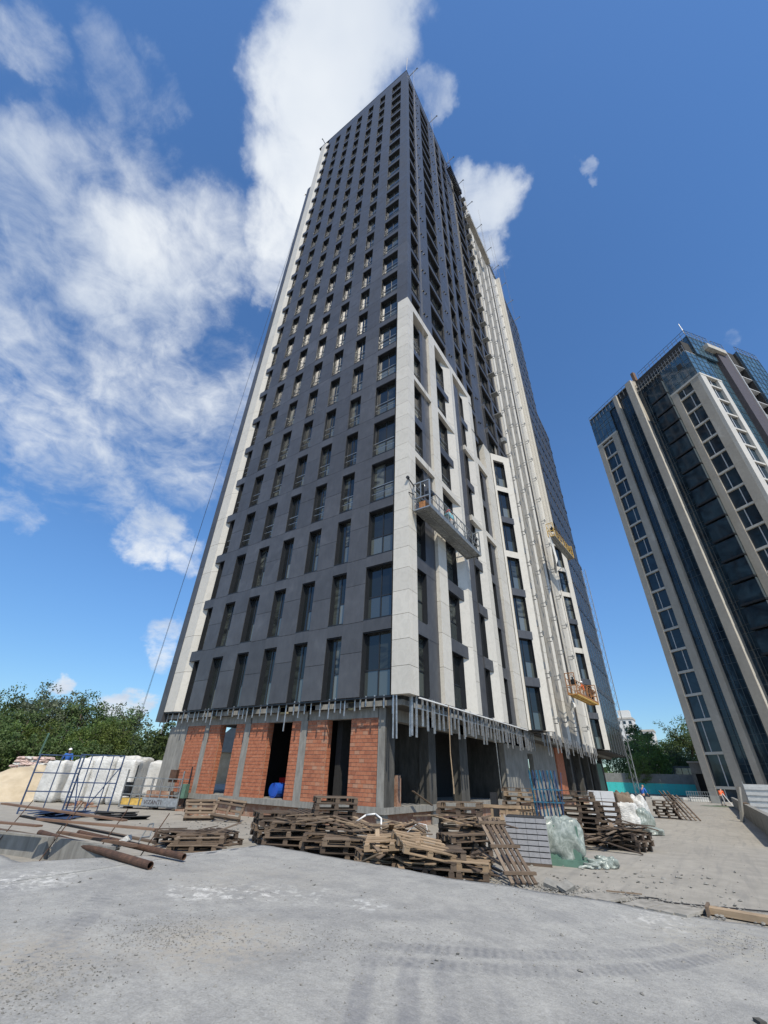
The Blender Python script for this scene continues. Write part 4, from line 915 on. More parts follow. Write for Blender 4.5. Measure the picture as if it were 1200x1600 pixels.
# ================================================================ pallets
def pallet_proto(mat, seed):
    r_ = random.Random(seed); E = link('wooden_pallet', None)
    deck = MB().box(-.6, .6, -.045, .045, 0, .022).mesh('deck_board', mat); cross = MB().box(-.045, .045, -.4, .4, 0, .02).mesh('cross_board', mat)
    run = MB().box(-.6, .6, -.045, .045, 0, .02)
    for x in (-.54, 0, .54): run.box(x-.06, x+.06, -.045, .045, .0201, .10)
    run = run.mesh('runner', mat)
    for y in (-.35, 0, .35): link('runner', run, E, (0, y, 0))
    for x in (-.54, 0, .54): link('cross_board', cross, E, (x, 0, .101))
    for y in (-.35, -.18, 0, .18, .35):
        if seed and r_.random() < .2: continue
        link('deck_board', deck, E, (r_.uniform(-.02, .02), y+r_.uniform(-.015, .015), .122), (r_.uniform(-.008, .008), 0, r_.uniform(-.02, .02)))
    return E
PP = {m: [pallet_proto(m, i+1+10*j) for i in range(4)] for j, m in enumerate(('wood_old', 'wood_dark', 'wood_pale'))}
def pallet(mat, loc, rot, label, group):
    o = copy_tree(rnd.choice(PP[mat])); o.location = loc; o.rotation_euler = rot; o.empty_display_size = .3; return tag(o, label, 'pallet', group)
def stack(x, y, n, rz, mats, what, z0=.0, jit=.07, tilt=.022, sq=1.0):
    """n pallets on each other; what = words that name the stack"""
    z = z0
    for i in range(n):
        from_top = n-1-i
        pallet(rnd.choice(mats), (x+rnd.uniform(-jit, jit), y+rnd.uniform(-jit, jit), z+.006), (rnd.uniform(-tilt, tilt), rnd.uniform(-tilt, tilt), rz+rnd.uniform(-jit*1.6, jit*1.6)), f'{ORD[from_top]} pallet {what}', 'wooden pallets piled in front of the tower')
        z += .148*sq
    return z
O_, D_, P_ = ['wood_old'], ['wood_dark', 'wood_dark', 'wood_old'], ['wood_pale', 'wood_old', 'wood_pale']
M_ = ['wood_old', 'wood_dark']
stack(-2.2, -4.3, 5, R(62), M_, 'in the leftmost stack beyond the slab edge', jit=.06)
stack(-1.75, -3.4, 5, R(-20), D_, 'in the low stack behind the leftmost one', jit=.1)
stack(-1.2, -4.7, 4, R(15), M_, 'in the second stack from the left', jit=.1, tilt=.03)
stack(-.25, -3.9, 8, R(48), M_, 'in the tall stack below the dark doorway', jit=.04)
stack(-.75, -5.1, 4, R(38), D_, 'in the dark low stack left of the tall one', jit=.1, tilt=.03)
stack(.35, -4.9, 3, R(30), M_, 'in the stack in front of the tall one', jit=.08)
stack(1.15, -4.1, 4, R(40), O_, 'in the wide stack under the brick pier corner', jit=.07)
stack(1.25, -5.2, 3, R(35), M_, 'in the low stack on the slab edge at centre', jit=.08)
stack(2.2, -4.3, 4, R(25), P_, 'in the yellowish stack below the concrete corner column', jit=.08)
stack(2.5, -5.3, 3, R(50), P_, 'in the pale broken stack at the slab edge', jit=.12, tilt=.05)
stack(3.1, -2.4, 8, R(20), M_, 'in the tall leaning stack right of the corner column', jit=.09, tilt=.02)
stack(3.5, -3.3, 4, R(60), D_, 'in the stack just in front of the tall leaning one', jit=.12, tilt=.03)
stack(4.2, -5.0, 2, R(15), ['wood_old', 'wood_pale'], 'in the orange ended pair near the standing frame', jit=.06)
stack(3.6, -5.3, 3, R(35), D_, 'in the dark sunken stack by the slab edge', jit=.15, tilt=.05)
stack(2.55, 4.3, 10, R(10), P_, 'in the yellow stack left of the blue rack', jit=.07, tilt=.02)
stack(5.0, 3.0, 10, R(12), D_, 'in the tall dark stack right of the blue rack', jit=.07, tilt=.02)
stack(5.5, 3.9, 8, R(4), D_, 'in the second dark stack right of the blue rack', jit=.09)
stack(6.35, 2.5, 3, R(-25), M_, 'in the short stack nearest the open yard', jit=.08, tilt=.02)
stack(6.3, 20.5, 6, R(10), D_, 'in the far stack beside the leaning ladder frames', jit=.1)
stack(1.0, 4.5, 3, R(10), M_, 'by the podium behind the tall leaning stack', jit=.1)
stack(-2.5, -6.7, 2, R(50), M_, 'in the collapsed heap left of the slab corner', jit=.12)
stack(-3.5, -6.4, 2, R(10), D_, 'at the left of the collapsed heap', jit=.12)
stack(-2.9, -5.7, 2, R(-5), M_, 'at the back of the collapsed heap', jit=.1, tilt=.04)
pallet('wood_old', (-8.9, -2.0, .30), (R(48), 0, R(62)), 'pallet leaning on the plinth under the bright window gap', 'leaning pallets')
pallet('wood_old', (-7.7, -1.5, .36), (R(46), R(6), R(38)), 'pallet leaning on the plinth right of its twin', 'leaning pallets')
pallet('wood_pale', (2.15, 2.3, .55), (R(86), 0, R(8)), 'pale pallet standing upright on edge below the yellow stack', 'leaning pallets')
pallet('wood_pale', (3.0, 2.5, .55), (R(84), 0, R(14)), 'pale pallet standing upright right of the other upright one', 'leaning pallets')
pallet('wood_pale', (2.95, -5.75, .46), (R(6), R(-4), R(28)), 'pale yellow pallet lying askew on top of the broken pile', 'leaning pallets')
pallet('wood_pale', (3.55, -5.55, .42), (R(14), R(10), R(55)), 'pale yellow pallet sliding off the right of the broken pile', 'leaning pallets')
# loose and broken boards on and around the stacks
BW = {}
def board(mat, p0, p1, w=.095, h=.022):
    Lq = round((Vector(p1)-Vector(p0)).length, 1); k_ = (mat, Lq, w)
    if k_ not in BW: BW[k_] = MB().box(0, Lq, -w/2, w/2, -h/2, h/2).mesh('loose_board', mat)
    d = Vector(p1)-Vector(p0); o = link('loose_board', BW[k_], None, p0); o.rotation_euler = d.to_track_quat('X', 'Z').to_euler(); return o
heaps = [((2.9, -5.7), .55, 26, .5, ['wood_pale', 'wood_pale', 'wood_old'], 'pale splintered board in the heap at the slab edge', R(-28)), ((2.3, -4.8), .6, 14, .66, ['wood_pale', 'wood_old'], 'pale board on the yellowish stack below the corner column', R(-10)), ((-3.0, -6.5), .7, 26, .3, ['wood_old', 'wood_dark'], 'weathered board in the collapsed heap at left', R(40)), ((4.3, -4.6), .6, 16, .35, ['wood_dark', 'wood_old'], 'dark board tangled beside the standing frame', R(-40)), ((3.3, -2.9), .7, 14, .75, ['wood_old', 'wood_dark', 'wood_pale'], 'board sticking out of the tall leaning stack', R(10)), ((-.4, -4.6), .8, 16, .64, ['wood_dark', 'wood_old'], 'grey board laid over the left stacks', R(20)), ((6.35, 2.45), .5, 46, .59, ['wood_old', 'wood_dark'], 'broken board on the short stack nearest the yard', R(35)), ((5.2, 1.6), .6, 14, .3, ['wood_dark', 'wood_old'], 'broken board behind the film wrapped load', R(-15)), ((1.2, -4.7), .7, 14, .6, ['wood_old', 'wood_pale'], 'board lying across the wide central stack', R(15))]
for (hx, hy), sp, n, hz, mats, lb, rz in heaps:
    for i in range(n):
        a = rz+rnd.gauss(0, .5); l = rnd.uniform(.6, 1.3); x, y = hx+rnd.gauss(0, sp*.6), hy+rnd.gauss(0, sp*.45); z = max(.03, hz*(.25+.9*rnd.random()) if hz < .6 else hz+rnd.uniform(-.05, .12)); dz = rnd.gauss(0, .07)
        o = board(rnd.choice(mats), (x-math.cos(a)*l/2, y-math.sin(a)*l/2, max(.02, z-dz)), (x+math.cos(a)*l/2, y+math.sin(a)*l/2, max(.02, z+dz)), rnd.choice([.075, .095, .12])); 
        side = ('left' if x-hx < -sp*.2 else 'right' if x-hx > sp*.2 else 'mid'); lvl = 'upper' if i % 2 else 'lower'; dep = 'near' if y < hy else 'far'
        tag(o, f'{lvl} {dep} {side} ' + lb, 'board', lb.replace('board', 'boards', 1))
def one(mat, p0, p1, label, w=.11, h=.03, cat='board'): o = board(mat, p0, p1, w, h); tag(o, label, cat); return o
one('wood_pale', (1.9, -3.0, .82), (3.1, -3.3, .92), 'clean pale batten jutting left from the tall leaning stack')
one('concrete', (-1.2, 1.7, .75), (-.75, 1.4, .72), 'concrete lump') if False else None
one('wood_old', (-1.15, 2.2, 1.25), (-.9, 3.4, .74), 'grey plank leaning in the opening beside the corner column')
# crate frame standing aslant (long battens with cross pieces)
Fm = thing('crate_side', 'long slatted wooden crate side leaning down to the slab edge', 'crate side')
p0, p1 = Vector((4.35, -3.75, .95)), Vector((5.55, -5.2, .06)); dl = (p1-p0); side = Vector((.77, .64, 0))*1.0
for i in range(5):
    off = side*(i*.115-.2); MB().bar(p0+off, p1+off, .07, .03).build('slat', ['wood_old', 'wood_dark'][i % 2], Fm)
for t in (.12, .52, .9): c0 = p0.lerp(p1, t); MB().bar(c0-side*.3+Vector((0, 0, .04)), c0+side*.36+Vector((0, 0, .04)), .09, .05).build('cross_batten', 'wood_old', Fm)
# ================================================================ paver stack
PS = thing('paver_stack', 'square stack of pale grey paving slabs in eight layers beside the film wrapped load', 'paving slabs', (4.8, -2.25, 0), R(16))
for k in range(8):
    for i in range(4):
        pbox('paving_slab', 'paver', PS, -.5+i*.25+.003, -.25+i*.25-.003, -.4+rnd.uniform(-.006, .006), .4, .06+k*.112, .06+k*.112+.09)
    pbox('spacer_layer', 'cable_black', PS, -.47, .47, -.37, .38, .06+k*.112+.0905, .06+k*.112+.1115)
pbox('base_pallet', 'wood_dark', PS, -.5, .5, -.4, .4, 0, .058)
# film wrapped load
def blob(name, mat, loc, sx, sy, sz, label, cat, seed, amp=.09, rz=0, group=None, box=.55, parent=None):
    mb = MB(); vs = []; fs = []; nu, nv = 46, 26
    for j in range(nv+1):
        ph = math.pi*j/nv-math.pi/2
        for i in range(nu):
            th = 2*math.pi*i/nu
            def se(c_, e): return math.copysign(abs(c_)**e, c_)
            x, y, z = se(math.cos(ph), box)*se(math.cos(th), box), se(math.cos(ph), box)*se(math.sin(th), box), se(math.sin(ph), box)
            q = 1+amp*noise.noise(Vector((x*2.2+seed, y*2.2, z*1.1)))*2+amp*.22*noise.noise(Vector((x*6+seed, y*6, z*2.5)))*2
            z = max(z*q, -1); vs.append((x*q*sx, y*q*sy, (z+1)*sz))
    for j in range(nv):
        for i in range(nu): fs.append((j*nu+i, j*nu+(i+1) % nu, (j+1)*nu+(i+1) % nu, (j+1)*nu+i))
    mb.add(vs, fs); o = mb.build(name, mat, parent, loc, smooth=True); o.rotation_euler = (0, 0, rz)
    if label: tag(o, label, cat, group)
    return o
WL = thing('wrapped_load', 'greenish load shrouded in crumpled clear film right of the paving slabs', 'wrapped load', (5.55, -1.75, 0), R(12))
pbox('base_pallet', 'green_plastic', WL, -.5, .5, -.38, .38, 0, .13); pbox('goods', 'green_plastic', WL, -.38, .38, -.3, .3, .131, .8)
blob('film_cover', 'stretch_film', (0, 0, .08), .47, .36, .43, None, None, 3, .14, parent=WL)
for i in range(3): blob('film_tail', 'stretch_film', (.5+.2*i, -.3+.15*i, .0), .22, .12, .05+.03*i, None, None, 7+i, .3, parent=WL)
# blue rack of stacked scaffold lattice
BR = thing('lattice_rack', 'blue steel scaffold lattices standing on end behind the paving slabs', 'scaffold rack', (4.45, 1.5, 0), R(15))
for i in range(8):
    lt = MB(); x = -.42+i*.118
    lt.bar((x, 0, .45), (x-.1, .1, 2.05), .035, .035); lt.bar((x, .45, .45), (x-.1, .55, 2.0), .035, .035)
    for k in range(6): z = .5+k*.26; lt.bar((x-.02*k, .02, z), (x-.02*k, .47, z+.2), .02, .02)
    lt.build('lattice_frame', ['teal_paint', 'blue_paint', 'teal_paint'][i % 3], BR)
for z in (.75, 1.15, 1.5): MB().bar((-.5, -.02, z), (.48, -.02, z), .03, .03).build('tie_bar', 'teal_paint', BR)
for i in range(5): MB().bar((-.45+i*.2, -.04, .5), (-.45+i*.2+.16, -.04, 2.0), .022, .022).build('brace', 'blue_paint', BR)
stack(4.45, 1.75, 3, R(15), D_, 'carrying the blue scaffold lattices', jit=.02)
# pale aerated blocks / boards behind
BK = thing('block_stack', 'light grey stack of large pale boards behind the dark pallets', 'block stack', (5.0, 7.7, 0), R(8))
for k in range(5):
    for i in range(2): pbox('pale_block', 'white_sheet', BK, -.5+i*.5+.01*rnd.random(), -.01+i*.5, -.4, .4, .15+k*.26, .15+k*.26+.25)
pbox('base_pallet', 'wood_old', BK, -.5, .5, -.4, .4, 0, .145)
for i, (x, y, sx, sy, sz, m, lb) in enumerate(((5.6, 9.3, .55, .4, .5, 'bag_white', 'white sack bundle with shiny folds behind the short pallet stack'), (6.1, 9.6, .5, .4, .42, 'stretch_film', 'grey film covered bundle right of the white sacks'), (5.4, 10.6, .5, .4, .68, 'wood_old', 'brown tied sack bundle at the back of the bags'), (5.9, 10.8, .45, .35, .6, 'bag_white', 'crumpled white bag behind the grey bundle'), (6.6, 8.4, .3, .3, .12, 'stretch_film', 'small scrap of film lying in the yard by the bags'))):
    blob('sack_bundle', m, (x, y, 0), sx, sy, sz, lb, 'sack', 11+i*3, .16, rz=i)
# ladder frames leaning on far stack
for i, (x, lb) in enumerate(((6.85, 'wide dark ladder frame leaning on the far pallet stack'), (7.3, 'grey plank frame leaning at the right of the far stack'))):
    LF = thing('ladder_frame', lb, 'frame'); a = Vector((x-.5, 21.2, 1.4-.2*i)); c_ = Vector((x+.45, 19.8, .03))
    for s_ in (-.22, 0.0, .22): MB().bar(a+Vector((s_, .1, 0)), c_+Vector((s_, -.1, 0)), .07, .05).build('rail', 'wood_dark' if i == 0 else 'wood_old', LF)
    for t in (.15, .35, .55, .75, .92): q = a.lerp(c_, t); MB().bar(q+Vector((-.26, .03, .03)), q+Vector((.26, .03, .03)), .06, .03).build('rung', 'wood_dark', LF)
# ================================================================ decking planks at the slab edge, cable, timber
DK = thing('plank_deck', 'row of grey planks sunk in dust along the slab edge', 'planks')
for i in range(9):
    if i in (3,): continue
    t = i/9; x = 6.75+i*.19; y = -5.2-.02*i
    MB().box(-.088, .088, -.32, .36, 0, .035).build('plank', 'plank_dusty', DK, (x, y, .022+.003*(i % 3))).rotation_euler = (rnd.uniform(-.01, .01), 0, R(-22)+rnd.uniform(-.04, .04))
one('wood_pale', (8.5, -5.0, .06), (9.5, -5.15, .06), 'thick pale timber half buried at the right end of the planks', .2, .08, 'timber')
one('wood_old', (8.5, -5.25, .07), (8.52, -4.9, .07), 'short dark board end standing beside the pale timber', .04, .12)
one('wood_old', (6.9, -4.5, .03), (7.45, -4.35, .03), 'thin grey stick lying in the dust above the planks', .03, .02)
tag(MB().path([(7.5, -4.9, .06), (7.62, -4.75, .05), (7.6, -4.62, .04), (7.75, -4.55, .03), (7.85, -4.72, .03), (8.0, -4.72, .03), (8.6, -4.45, .02), (9.2, -4.25, .02), (10.2, -3.9, .02), (12, -3.4, .02)], .011, 5).build('black_cable', 'cable_black'), 'thin black cable running across the dust to the right', 'cable')
for i, (x, y, lb) in enumerate(((6.05, -5.0, 'tilted concrete chunk with dark broken edge left of the planks'), (6.3, -5.0, 'pale broken slab chunk leaning right of the first'), (8.9, -9.25, 'small dark stone lying at the bottom right of the slab'))):
    mb = MB(); mb.box(-.14, .14, -.1, .1, 0, .05); o = mb.build('concrete_chunk', 'concrete' if i < 2 else 'dark_concrete', None, (x, y, .05 if i < 2 else slab_z(x, y))); o.rotation_euler = (.3 if i < 2 else 0, .25-.5*i if i < 2 else 0, i*1.1); o.scale = (1, 1, 1.3) if i < 2 else (.3, .3, .5); tag(o, lb, 'concrete chunk')
tag(MB().path([(1.05, -4.6, .7), (1.3, -4.5, .86), (1.6, -4.5, .9), (1.85, -4.6, .82), (1.95, -4.75, .55)], .022, 7).build('white_hose', 'pvc_white', smooth=True), 'white plastic hose looped over the pallets under the brick pier', 'hose')
tag(MB().path([(2.7, -4.8, .6), (2.9, -4.6, .8), (3.15, -4.6, .78), (3.3, -4.8, .5)], .008, 5).build('white_wire', 'pvc_white', smooth=True), 'thin white wire loop over the pale pallets', 'wire')
# ropes hanging to the ground floor, column stub, bits inside
tag(MB().path([(.3, 2.9, ZB-.1), (.28, 2.9, 2.6), (.38, 2.85, 1.4), (.4, 2.8, 1.2)], .022, 5).build('hanging_rope', 'wood_pale'), 'pale rope hanging down to the tall leaning pallet stack', 'rope')
tag(MB().path([(.2, 8.6, ZB-.1), (.25, 8.6, 1.2)], .018, 5).build('hanging_cable', 'steel_dull'), 'thin grey cable hanging before the black opening', 'rope')
tag(MB().box(-.12, .12, -.1, .1, 0, 1.3).build('dark_post', 'cable_black', None, (1.75, 3.6, 0)), 'black wrapped post standing right of the tall leaning stack', 'post')
tag(MB().box(-.3, .3, -.25, .25, 0, 1.1).build('dark_bin', 'core_dark', None, (-3.0, 3.6, PZ)), 'dark bin inside the first opening right of the corner', 'bin')
tag(MB().box(-.22, .22, -.15, .15, 0, .95).box(-.2, .2, -.13, .13, .951, 1.05).build('mixer_cabinet', 'old_brick', None, (-1.75, 1.75, PZ)), 'brownish cabinet standing beside the corner column', 'cabinet')
# water drums inside the second opening
for x, y, z, lb in ((-8.2, 1.6, 0, 'lower blue plastic drum lying in the second brick opening'), (-7.7, 2.2, .55, 'upper blue plastic drum in the second brick opening')):
    tag(MB().tube((x, y-.3, PZ+.3+z), (x, y+.4, PZ+.3+z), .3, 16).tube((x, y-.32, PZ+.3+z), (x, y-.3, PZ+.3+z), .24, 16).build('plastic_drum', 'blue_barrel', smooth=False), lb, 'drum')
tag(MB().box(-.5, .35, -.3, .3, 0, .45).box(-.4, .3, -.25, .28, .4505, .8).build('red_sacks', 'red_plastic', None, (-8.55, 2.6, PZ+.0)), 'red bundle behind the blue drums', 'bundle')
# ================================================================ left side of the yard
# pit edge, guard boards on rebar posts
PT = thing('pit_kerb', 'concrete kerb of a small pit at the left slab edge', 'kerb')
MB().bar((-3.4, -9.7, .14), (-1.3, -9.6, .14), .14, .5).build('kerb_side', 'concrete', PT); MB().bar((-3.5, -9.8, .14), (-6.6, -10.4, .14), .14, .5).build('kerb_side', 'concrete', PT)
for i, (a, c_, lb) in enumerate((((-6.5, -9.9, .86), (-2.3, -8.9, .72), 'upper long weathered guard board at far left'), ((-3.4, -10.25, .74), (-.9, -9.0, .66), 'shorter guard board with square end before the pit'), ((-6.0, -10.6, .58), (-3.5, -10.1, .6), 'lower guard board at the left photo edge'), ((-5.9, -9.6, .62), (-1.8, -8.4, .34), 'grey sloping board behind the rebars'), ((-3.3, -9.65, .25), (-1.9, -9.15, .26), 'short board low on the pit kerb'), ((-7.5, -10.0, .34), (-4.0, -9.5, .3), 'pale concrete stained plank behind the pit'))):
    one('wood_rusty' if i < 3 else 'wood_old', a, c_, lb, .14, .035)
for i, (x, y, h, lb) in enumerate(((-3.35, -9.95, 1.05, 'rusty rebar post at the left corner of the pit'), (-2.3, -9.45, .95, 'rusty rebar post in the middle of the pit guard'), (-1.45, -8.95, .9, 'rusty rebar post at the right of the pit guard'), (-4.6, -9.4, 1.0, 'rusty rebar post behind the upper guard board'), (-5.1, -10.3, 1.0, 'rusty rebar post at the left photo edge'))):
    tag(MB().tube((x, y, 0), (x+.18, y+.42, h), .012, 6).build('rebar_post', 'rust'), lb, 'rebar')
def pipe(a, c_, r, lb, mat='rust'):
    mb = MB(); a, c_ = Vector(a), Vector(c_); mb.tube(a, c_, r, 14, cap=False); d = (c_-a).normalized(); mb.tube(c_-d*.25, c_, r*.86, 14, cap=False); mb.tube(a, a+d*.2, r*.86, 14, cap=False)
    q = d.to_track_quat('Z', 'Y')
    for end in (a, c_):
        o_ = [end + q @ Vector((math.cos(t)*r, math.sin(t)*r, 0)) for t in (2*math.pi*i/14 for i in range(14))]; n_ = [end + q @ Vector((math.cos(t)*r*.86, math.sin(t)*r*.86, 0)) for t in (2*math.pi*i/14 for i in range(14))]
        mb.add(o_+n_, [(i, (i+1) % 14, 14+(i+1) % 14, 14+i) for i in range(14)])
    return tag(mb.build('steel_pipe', mat, smooth=False), lb, 'pipe')
pipe((-4.6, -9.6, .37), (.30, -9.72, .27), .062, 'thick rusty pipe lying on the slab with its open end nearest')
pipe((-3.6, -9.2, .42), (.12, -8.92, .30), .055, 'rusty pipe behind the thick one with open end to the right')
one('wood_rusty', (-3.95, -9.45, .42), (-1.0, -9.35, .42), 'rusty brown channel lying over the two pipes', .12, .05, 'channel')
tag(MB().bar((-1.85, -9.35, .26), (-1.45, -9.2, .50), .12, .10).build('foam_block', 'bag_white', None), 'white foam block wedged between kerb and pipes', 'block')
tag(MB().path([(-1.6, -8.9, .35), (-1.5, -8.8, .7), (-1.35, -8.8, .72), (-1.3, -8.85, .5), (-1.5, -8.9, .48)], .014, 5).build('clamp', 'steel_dull'), 'grey clamp hanging on the right end of the guard board', 'clamp')
# two tilted blue frames
def gframe(label, x, y, rz, lean, w_, h, nx, nz, diag, mat='blue_paint'):
    E = thing('scaffold_frame', label, 'scaffold frame', (x, y, 0), rz); E.rotation_euler = (lean, 0, rz)
    for i in range(nx+1): MB().bar((w_*i/nx, 0, 0), (w_*i/nx, 0, h), .05 if i in (0, nx) else .035, .05 if i in (0, nx) else .035).build('upright', mat, E)
    for j in range(nz+1): MB().bar((0, .0, .12+(h-.15)*j/nz), (w_, .0, .12+(h-.15)*j/nz), .04, .04).build('rung', mat, E)
    if diag: MB().bar((w_*.45, -.04, .15), (w_, -.04, h*.8), .035, .035).build('brace', mat, E); MB().bar((w_*.1, -.04, h*.6), (w_*.3, -.04, 0), .035, .035).build('brace', mat, E)
    return E
gframe('left half of the blue lattice frames with wide open squares', -15.1, -6.15, R(47), 0, 1.75, 2.15, 2, 3, False)
gframe('right blue lattice frame with narrow squares and diagonal braces', -13.6, -5.15, R(47), 0, 1.72, 2.2, 4, 4, True)
tag(MB().bar((-15.12, -6.2, 2.1), (-15.0, -6.2, 2.95), .05, .05).build('green_pole', 'green_plastic'), 'tall greenish pole rising above the left blue frame', 'pole')
# suspended platform parked on the ground, with its lettering
PG = thing('ground_platform', 'grey suspended platform parked on the ground before the left brick wall', 'suspended platform', (-16.0, -1.5, .16), R(25.5)); Lp = 3.1
pbox('toe_board', 'galvanised', PG, 1.2, Lp, -.02, .02, .0, .34); pbox('toe_board', 'yellow_paint', PG, 0, 1.18, .1, .14, .0, .3); pbox('floor', 'steel_dull', PG, 0, Lp, .0201, .7, -.05, -.005)
for y in (0, .7):
    for z in (.45, .8, 1.15): MB().bar((0, y, z), (Lp, y, z), .035, .035).build('guard_rail', 'steel_dull', PG)
    for i in range(7): MB().bar((Lp*i/6, y, -.05), (Lp*i/6, y, 1.15), .035, .035).build('rail_post', 'steel_dull', PG)
for x in (0, Lp):
    MB().bar((x, .02, -.1), (x, .02, 1.5), .06, .06).build('end_post', 'steel_dull', PG); MB().bar((x, .68, -.1), (x, .68, 1.7), .05, .05).build('end_post', 'frame_dark', PG)
    MB().box(x-.16, x+.16, .2, .55, .35, .95).build('hoist_motor', 'green_plastic' if x else 'frame_dark', PG)
pbox('control_box', 'rust', PG, 2.3, 2.65, .05, .3, 1.0, 1.55); pbox('cargo', 'old_brick', PG, 1.25, 2.5, .1, .5, .2, .62)
fc = bpy.data.curves.new('lettering', 'FONT'); fc.body = 'VIZANTI'; fc.size = .25; fc.extrude = .004; fc.materials.append(MATS['slate_brown']); ft = bpy.data.objects.new('lettering_curve', fc); C.objects.link(ft); bpy.context.view_layer.update(); fm_ = bpy.data.meshes.new_from_object(ft.evaluated_get(bpy.context.evaluated_depsgraph_get())); bpy.data.objects.remove(ft); fo = bpy.data.objects.new('lettering', fm_); C.objects.link(fo); fo.parent = PG; fo.location = (1.32, -.028, .07); fo.rotation_euler = (R(90), 0, 0)
for x in (.2, 1.6, 3.0): pbox('wheel_block', 'wood_dark', PG, x, x+.2, .1, .6, -.16, -.051)
# white big bags and film wrapped pallets
for i, (x, y, sx, sy, sz, rz, lb) in enumerate(((-20.6, -1.4, .62, .6, 1.05, .5, 'white wrapped load behind the left part of the lattice frame'), (-19.6, -.7, .62, .6, 1.08, .5, 'white wrapped load behind the middle of the right lattice frame'), (-18.5, -.1, .6, .6, 1.06, .6, 'white wrapped load right behind the edge of the lattice frame'), (-21.9, -2.2, .6, .6, .98, .4, 'leftmost white wrapped load beside the sand heap'), (-25.6, 4.2, 1.0, .9, 1.2, .5, 'large white sheeted load behind the parked platform'), (-27.6, 2.9, 1.0, .9, 1.18, .5, 'second large white sheeted load left of the largest'), (-23.4, 5.0, .7, .7, 1.1, .5, 'grey white sheeted load nearest the tower corner'))):
    blob('wrapped_bag', 'bag_white', (x, y, 0), sx, sy, sz, lb, 'wrapped load', 30+i*5, .06, rz, 'white wrapped loads on the left', box=.26)
# pale pink sacks stack
SK = thing('sack_stack', 'tall stack of pale pinkish sacks beside the trees at left', 'sack stack', (-33.5, .3, 0), R(20))
for k in range(12):
    for i in range(4): blob('sack', 'bag_pink' if (i+k) % 3 else 'bag_white', (-1.2+i*.75+.1*(k % 2)+.06*k, rnd.uniform(-.1, .1), k*.185), .42, .35, .1, None, None, k*4+i, .2, parent=SK, box=.6)
SK2 = thing('sack_stack', 'low broad stack of pinkish sacks at the left photo edge', 'sack stack', (-36.5, -2.6, 0), R(20))
for k in range(6):
    for i in range(5): blob('sack', 'bag_pink' if (i+k) % 2 else 'bag_white', (-1.8+i*.8+.1*(k % 2), rnd.uniform(-.1, .1), k*.2), .44, .35, .11, None, None, k*5+i+60, .2, parent=SK2, box=.6)
# sand heap
def heap(name, mat, x, y, rx, ry, h, label, cat, seed):
    mb = MB(); vs = []; n = 44
    for j in range(n+1):
        for i in range(n+1):
            u_, v_ = i/n*2-1, j/n*2-1; d = math.sqrt(u_*u_+v_*v_); z = h*max(0, 1-d**1.3)**.9*(1+.25*noise.noise(Vector((u_*3+seed, v_*3, 0))))+.05*h*noise.noise(Vector((u_*12, v_*12, seed))) - .03
            vs.append((u_*rx, v_*ry, z if d < 1 else -.05))
    mb.add(vs, [(j*(n+1)+i, j*(n+1)+i+1, (j+1)*(n+1)+i+1, (j+1)*(n+1)+i) for j in range(n) for i in range(n)]); return tag(mb.build(name, mat, None, (x, y, 0), smooth=True), label, cat)
heap('sand_heap', 'sand', -26.5, -1.8, 4.2, 4.6, 1.75, 'big heap of yellow sand behind the lattice frames', 'sand heap', 2)
heap('sand_heap', 'sand', -31.5, -5.2, 6.5, 5.0, .95, 'low spread of pale sand at far left', 'sand heap', 5)
heap('sand_heap', 'sand', -4, 34, 3.2, 4, .3, 'thin pale sand spread beside the far end of the tower', 'sand heap', 9)
heap('soil_mound', 'leaf_grey', 9.2, 47, 2.2, 1.6, .12, 'yellowish flattened mound at the feet of the worker in orange', 'mound', 4)
# clutter on the ground near the lattice frames
for i, (x, y, m, lb) in enumerate(((-13.0, -5.2, 'blue_paint', 'dark blue sheet lying flat under the lattice frames'), (-11.6, -4.2, 'cable_black', 'black rubber strip on the ground right of the frames'), (-17.5, -2.6, 'old_brick', 'small heap of brick scraps behind the right frame'), (-10.4, -1.0, 'old_brick', 'brick scraps at the foot of the plinth'))):
    mb = MB()
    for k in range(9): M = Matrix.Translation((rnd.gauss(0, .45), rnd.gauss(0, .3), .03+.02*k)) @ Matrix.Rotation(rnd.uniform(0, 3), 4, 'Z') @ Matrix.Rotation(rnd.uniform(-.2, .2), 4, 'X'); s_ = (.7, .3) if i < 2 else (.16, .1); mb.box(-s_[0], s_[0], -s_[1], s_[1], -.015, .015 if i < 2 else .05, 0, M)
    tag(mb.build('scrap_pile', m, None, (x, y, 0)), lb, 'scrap')

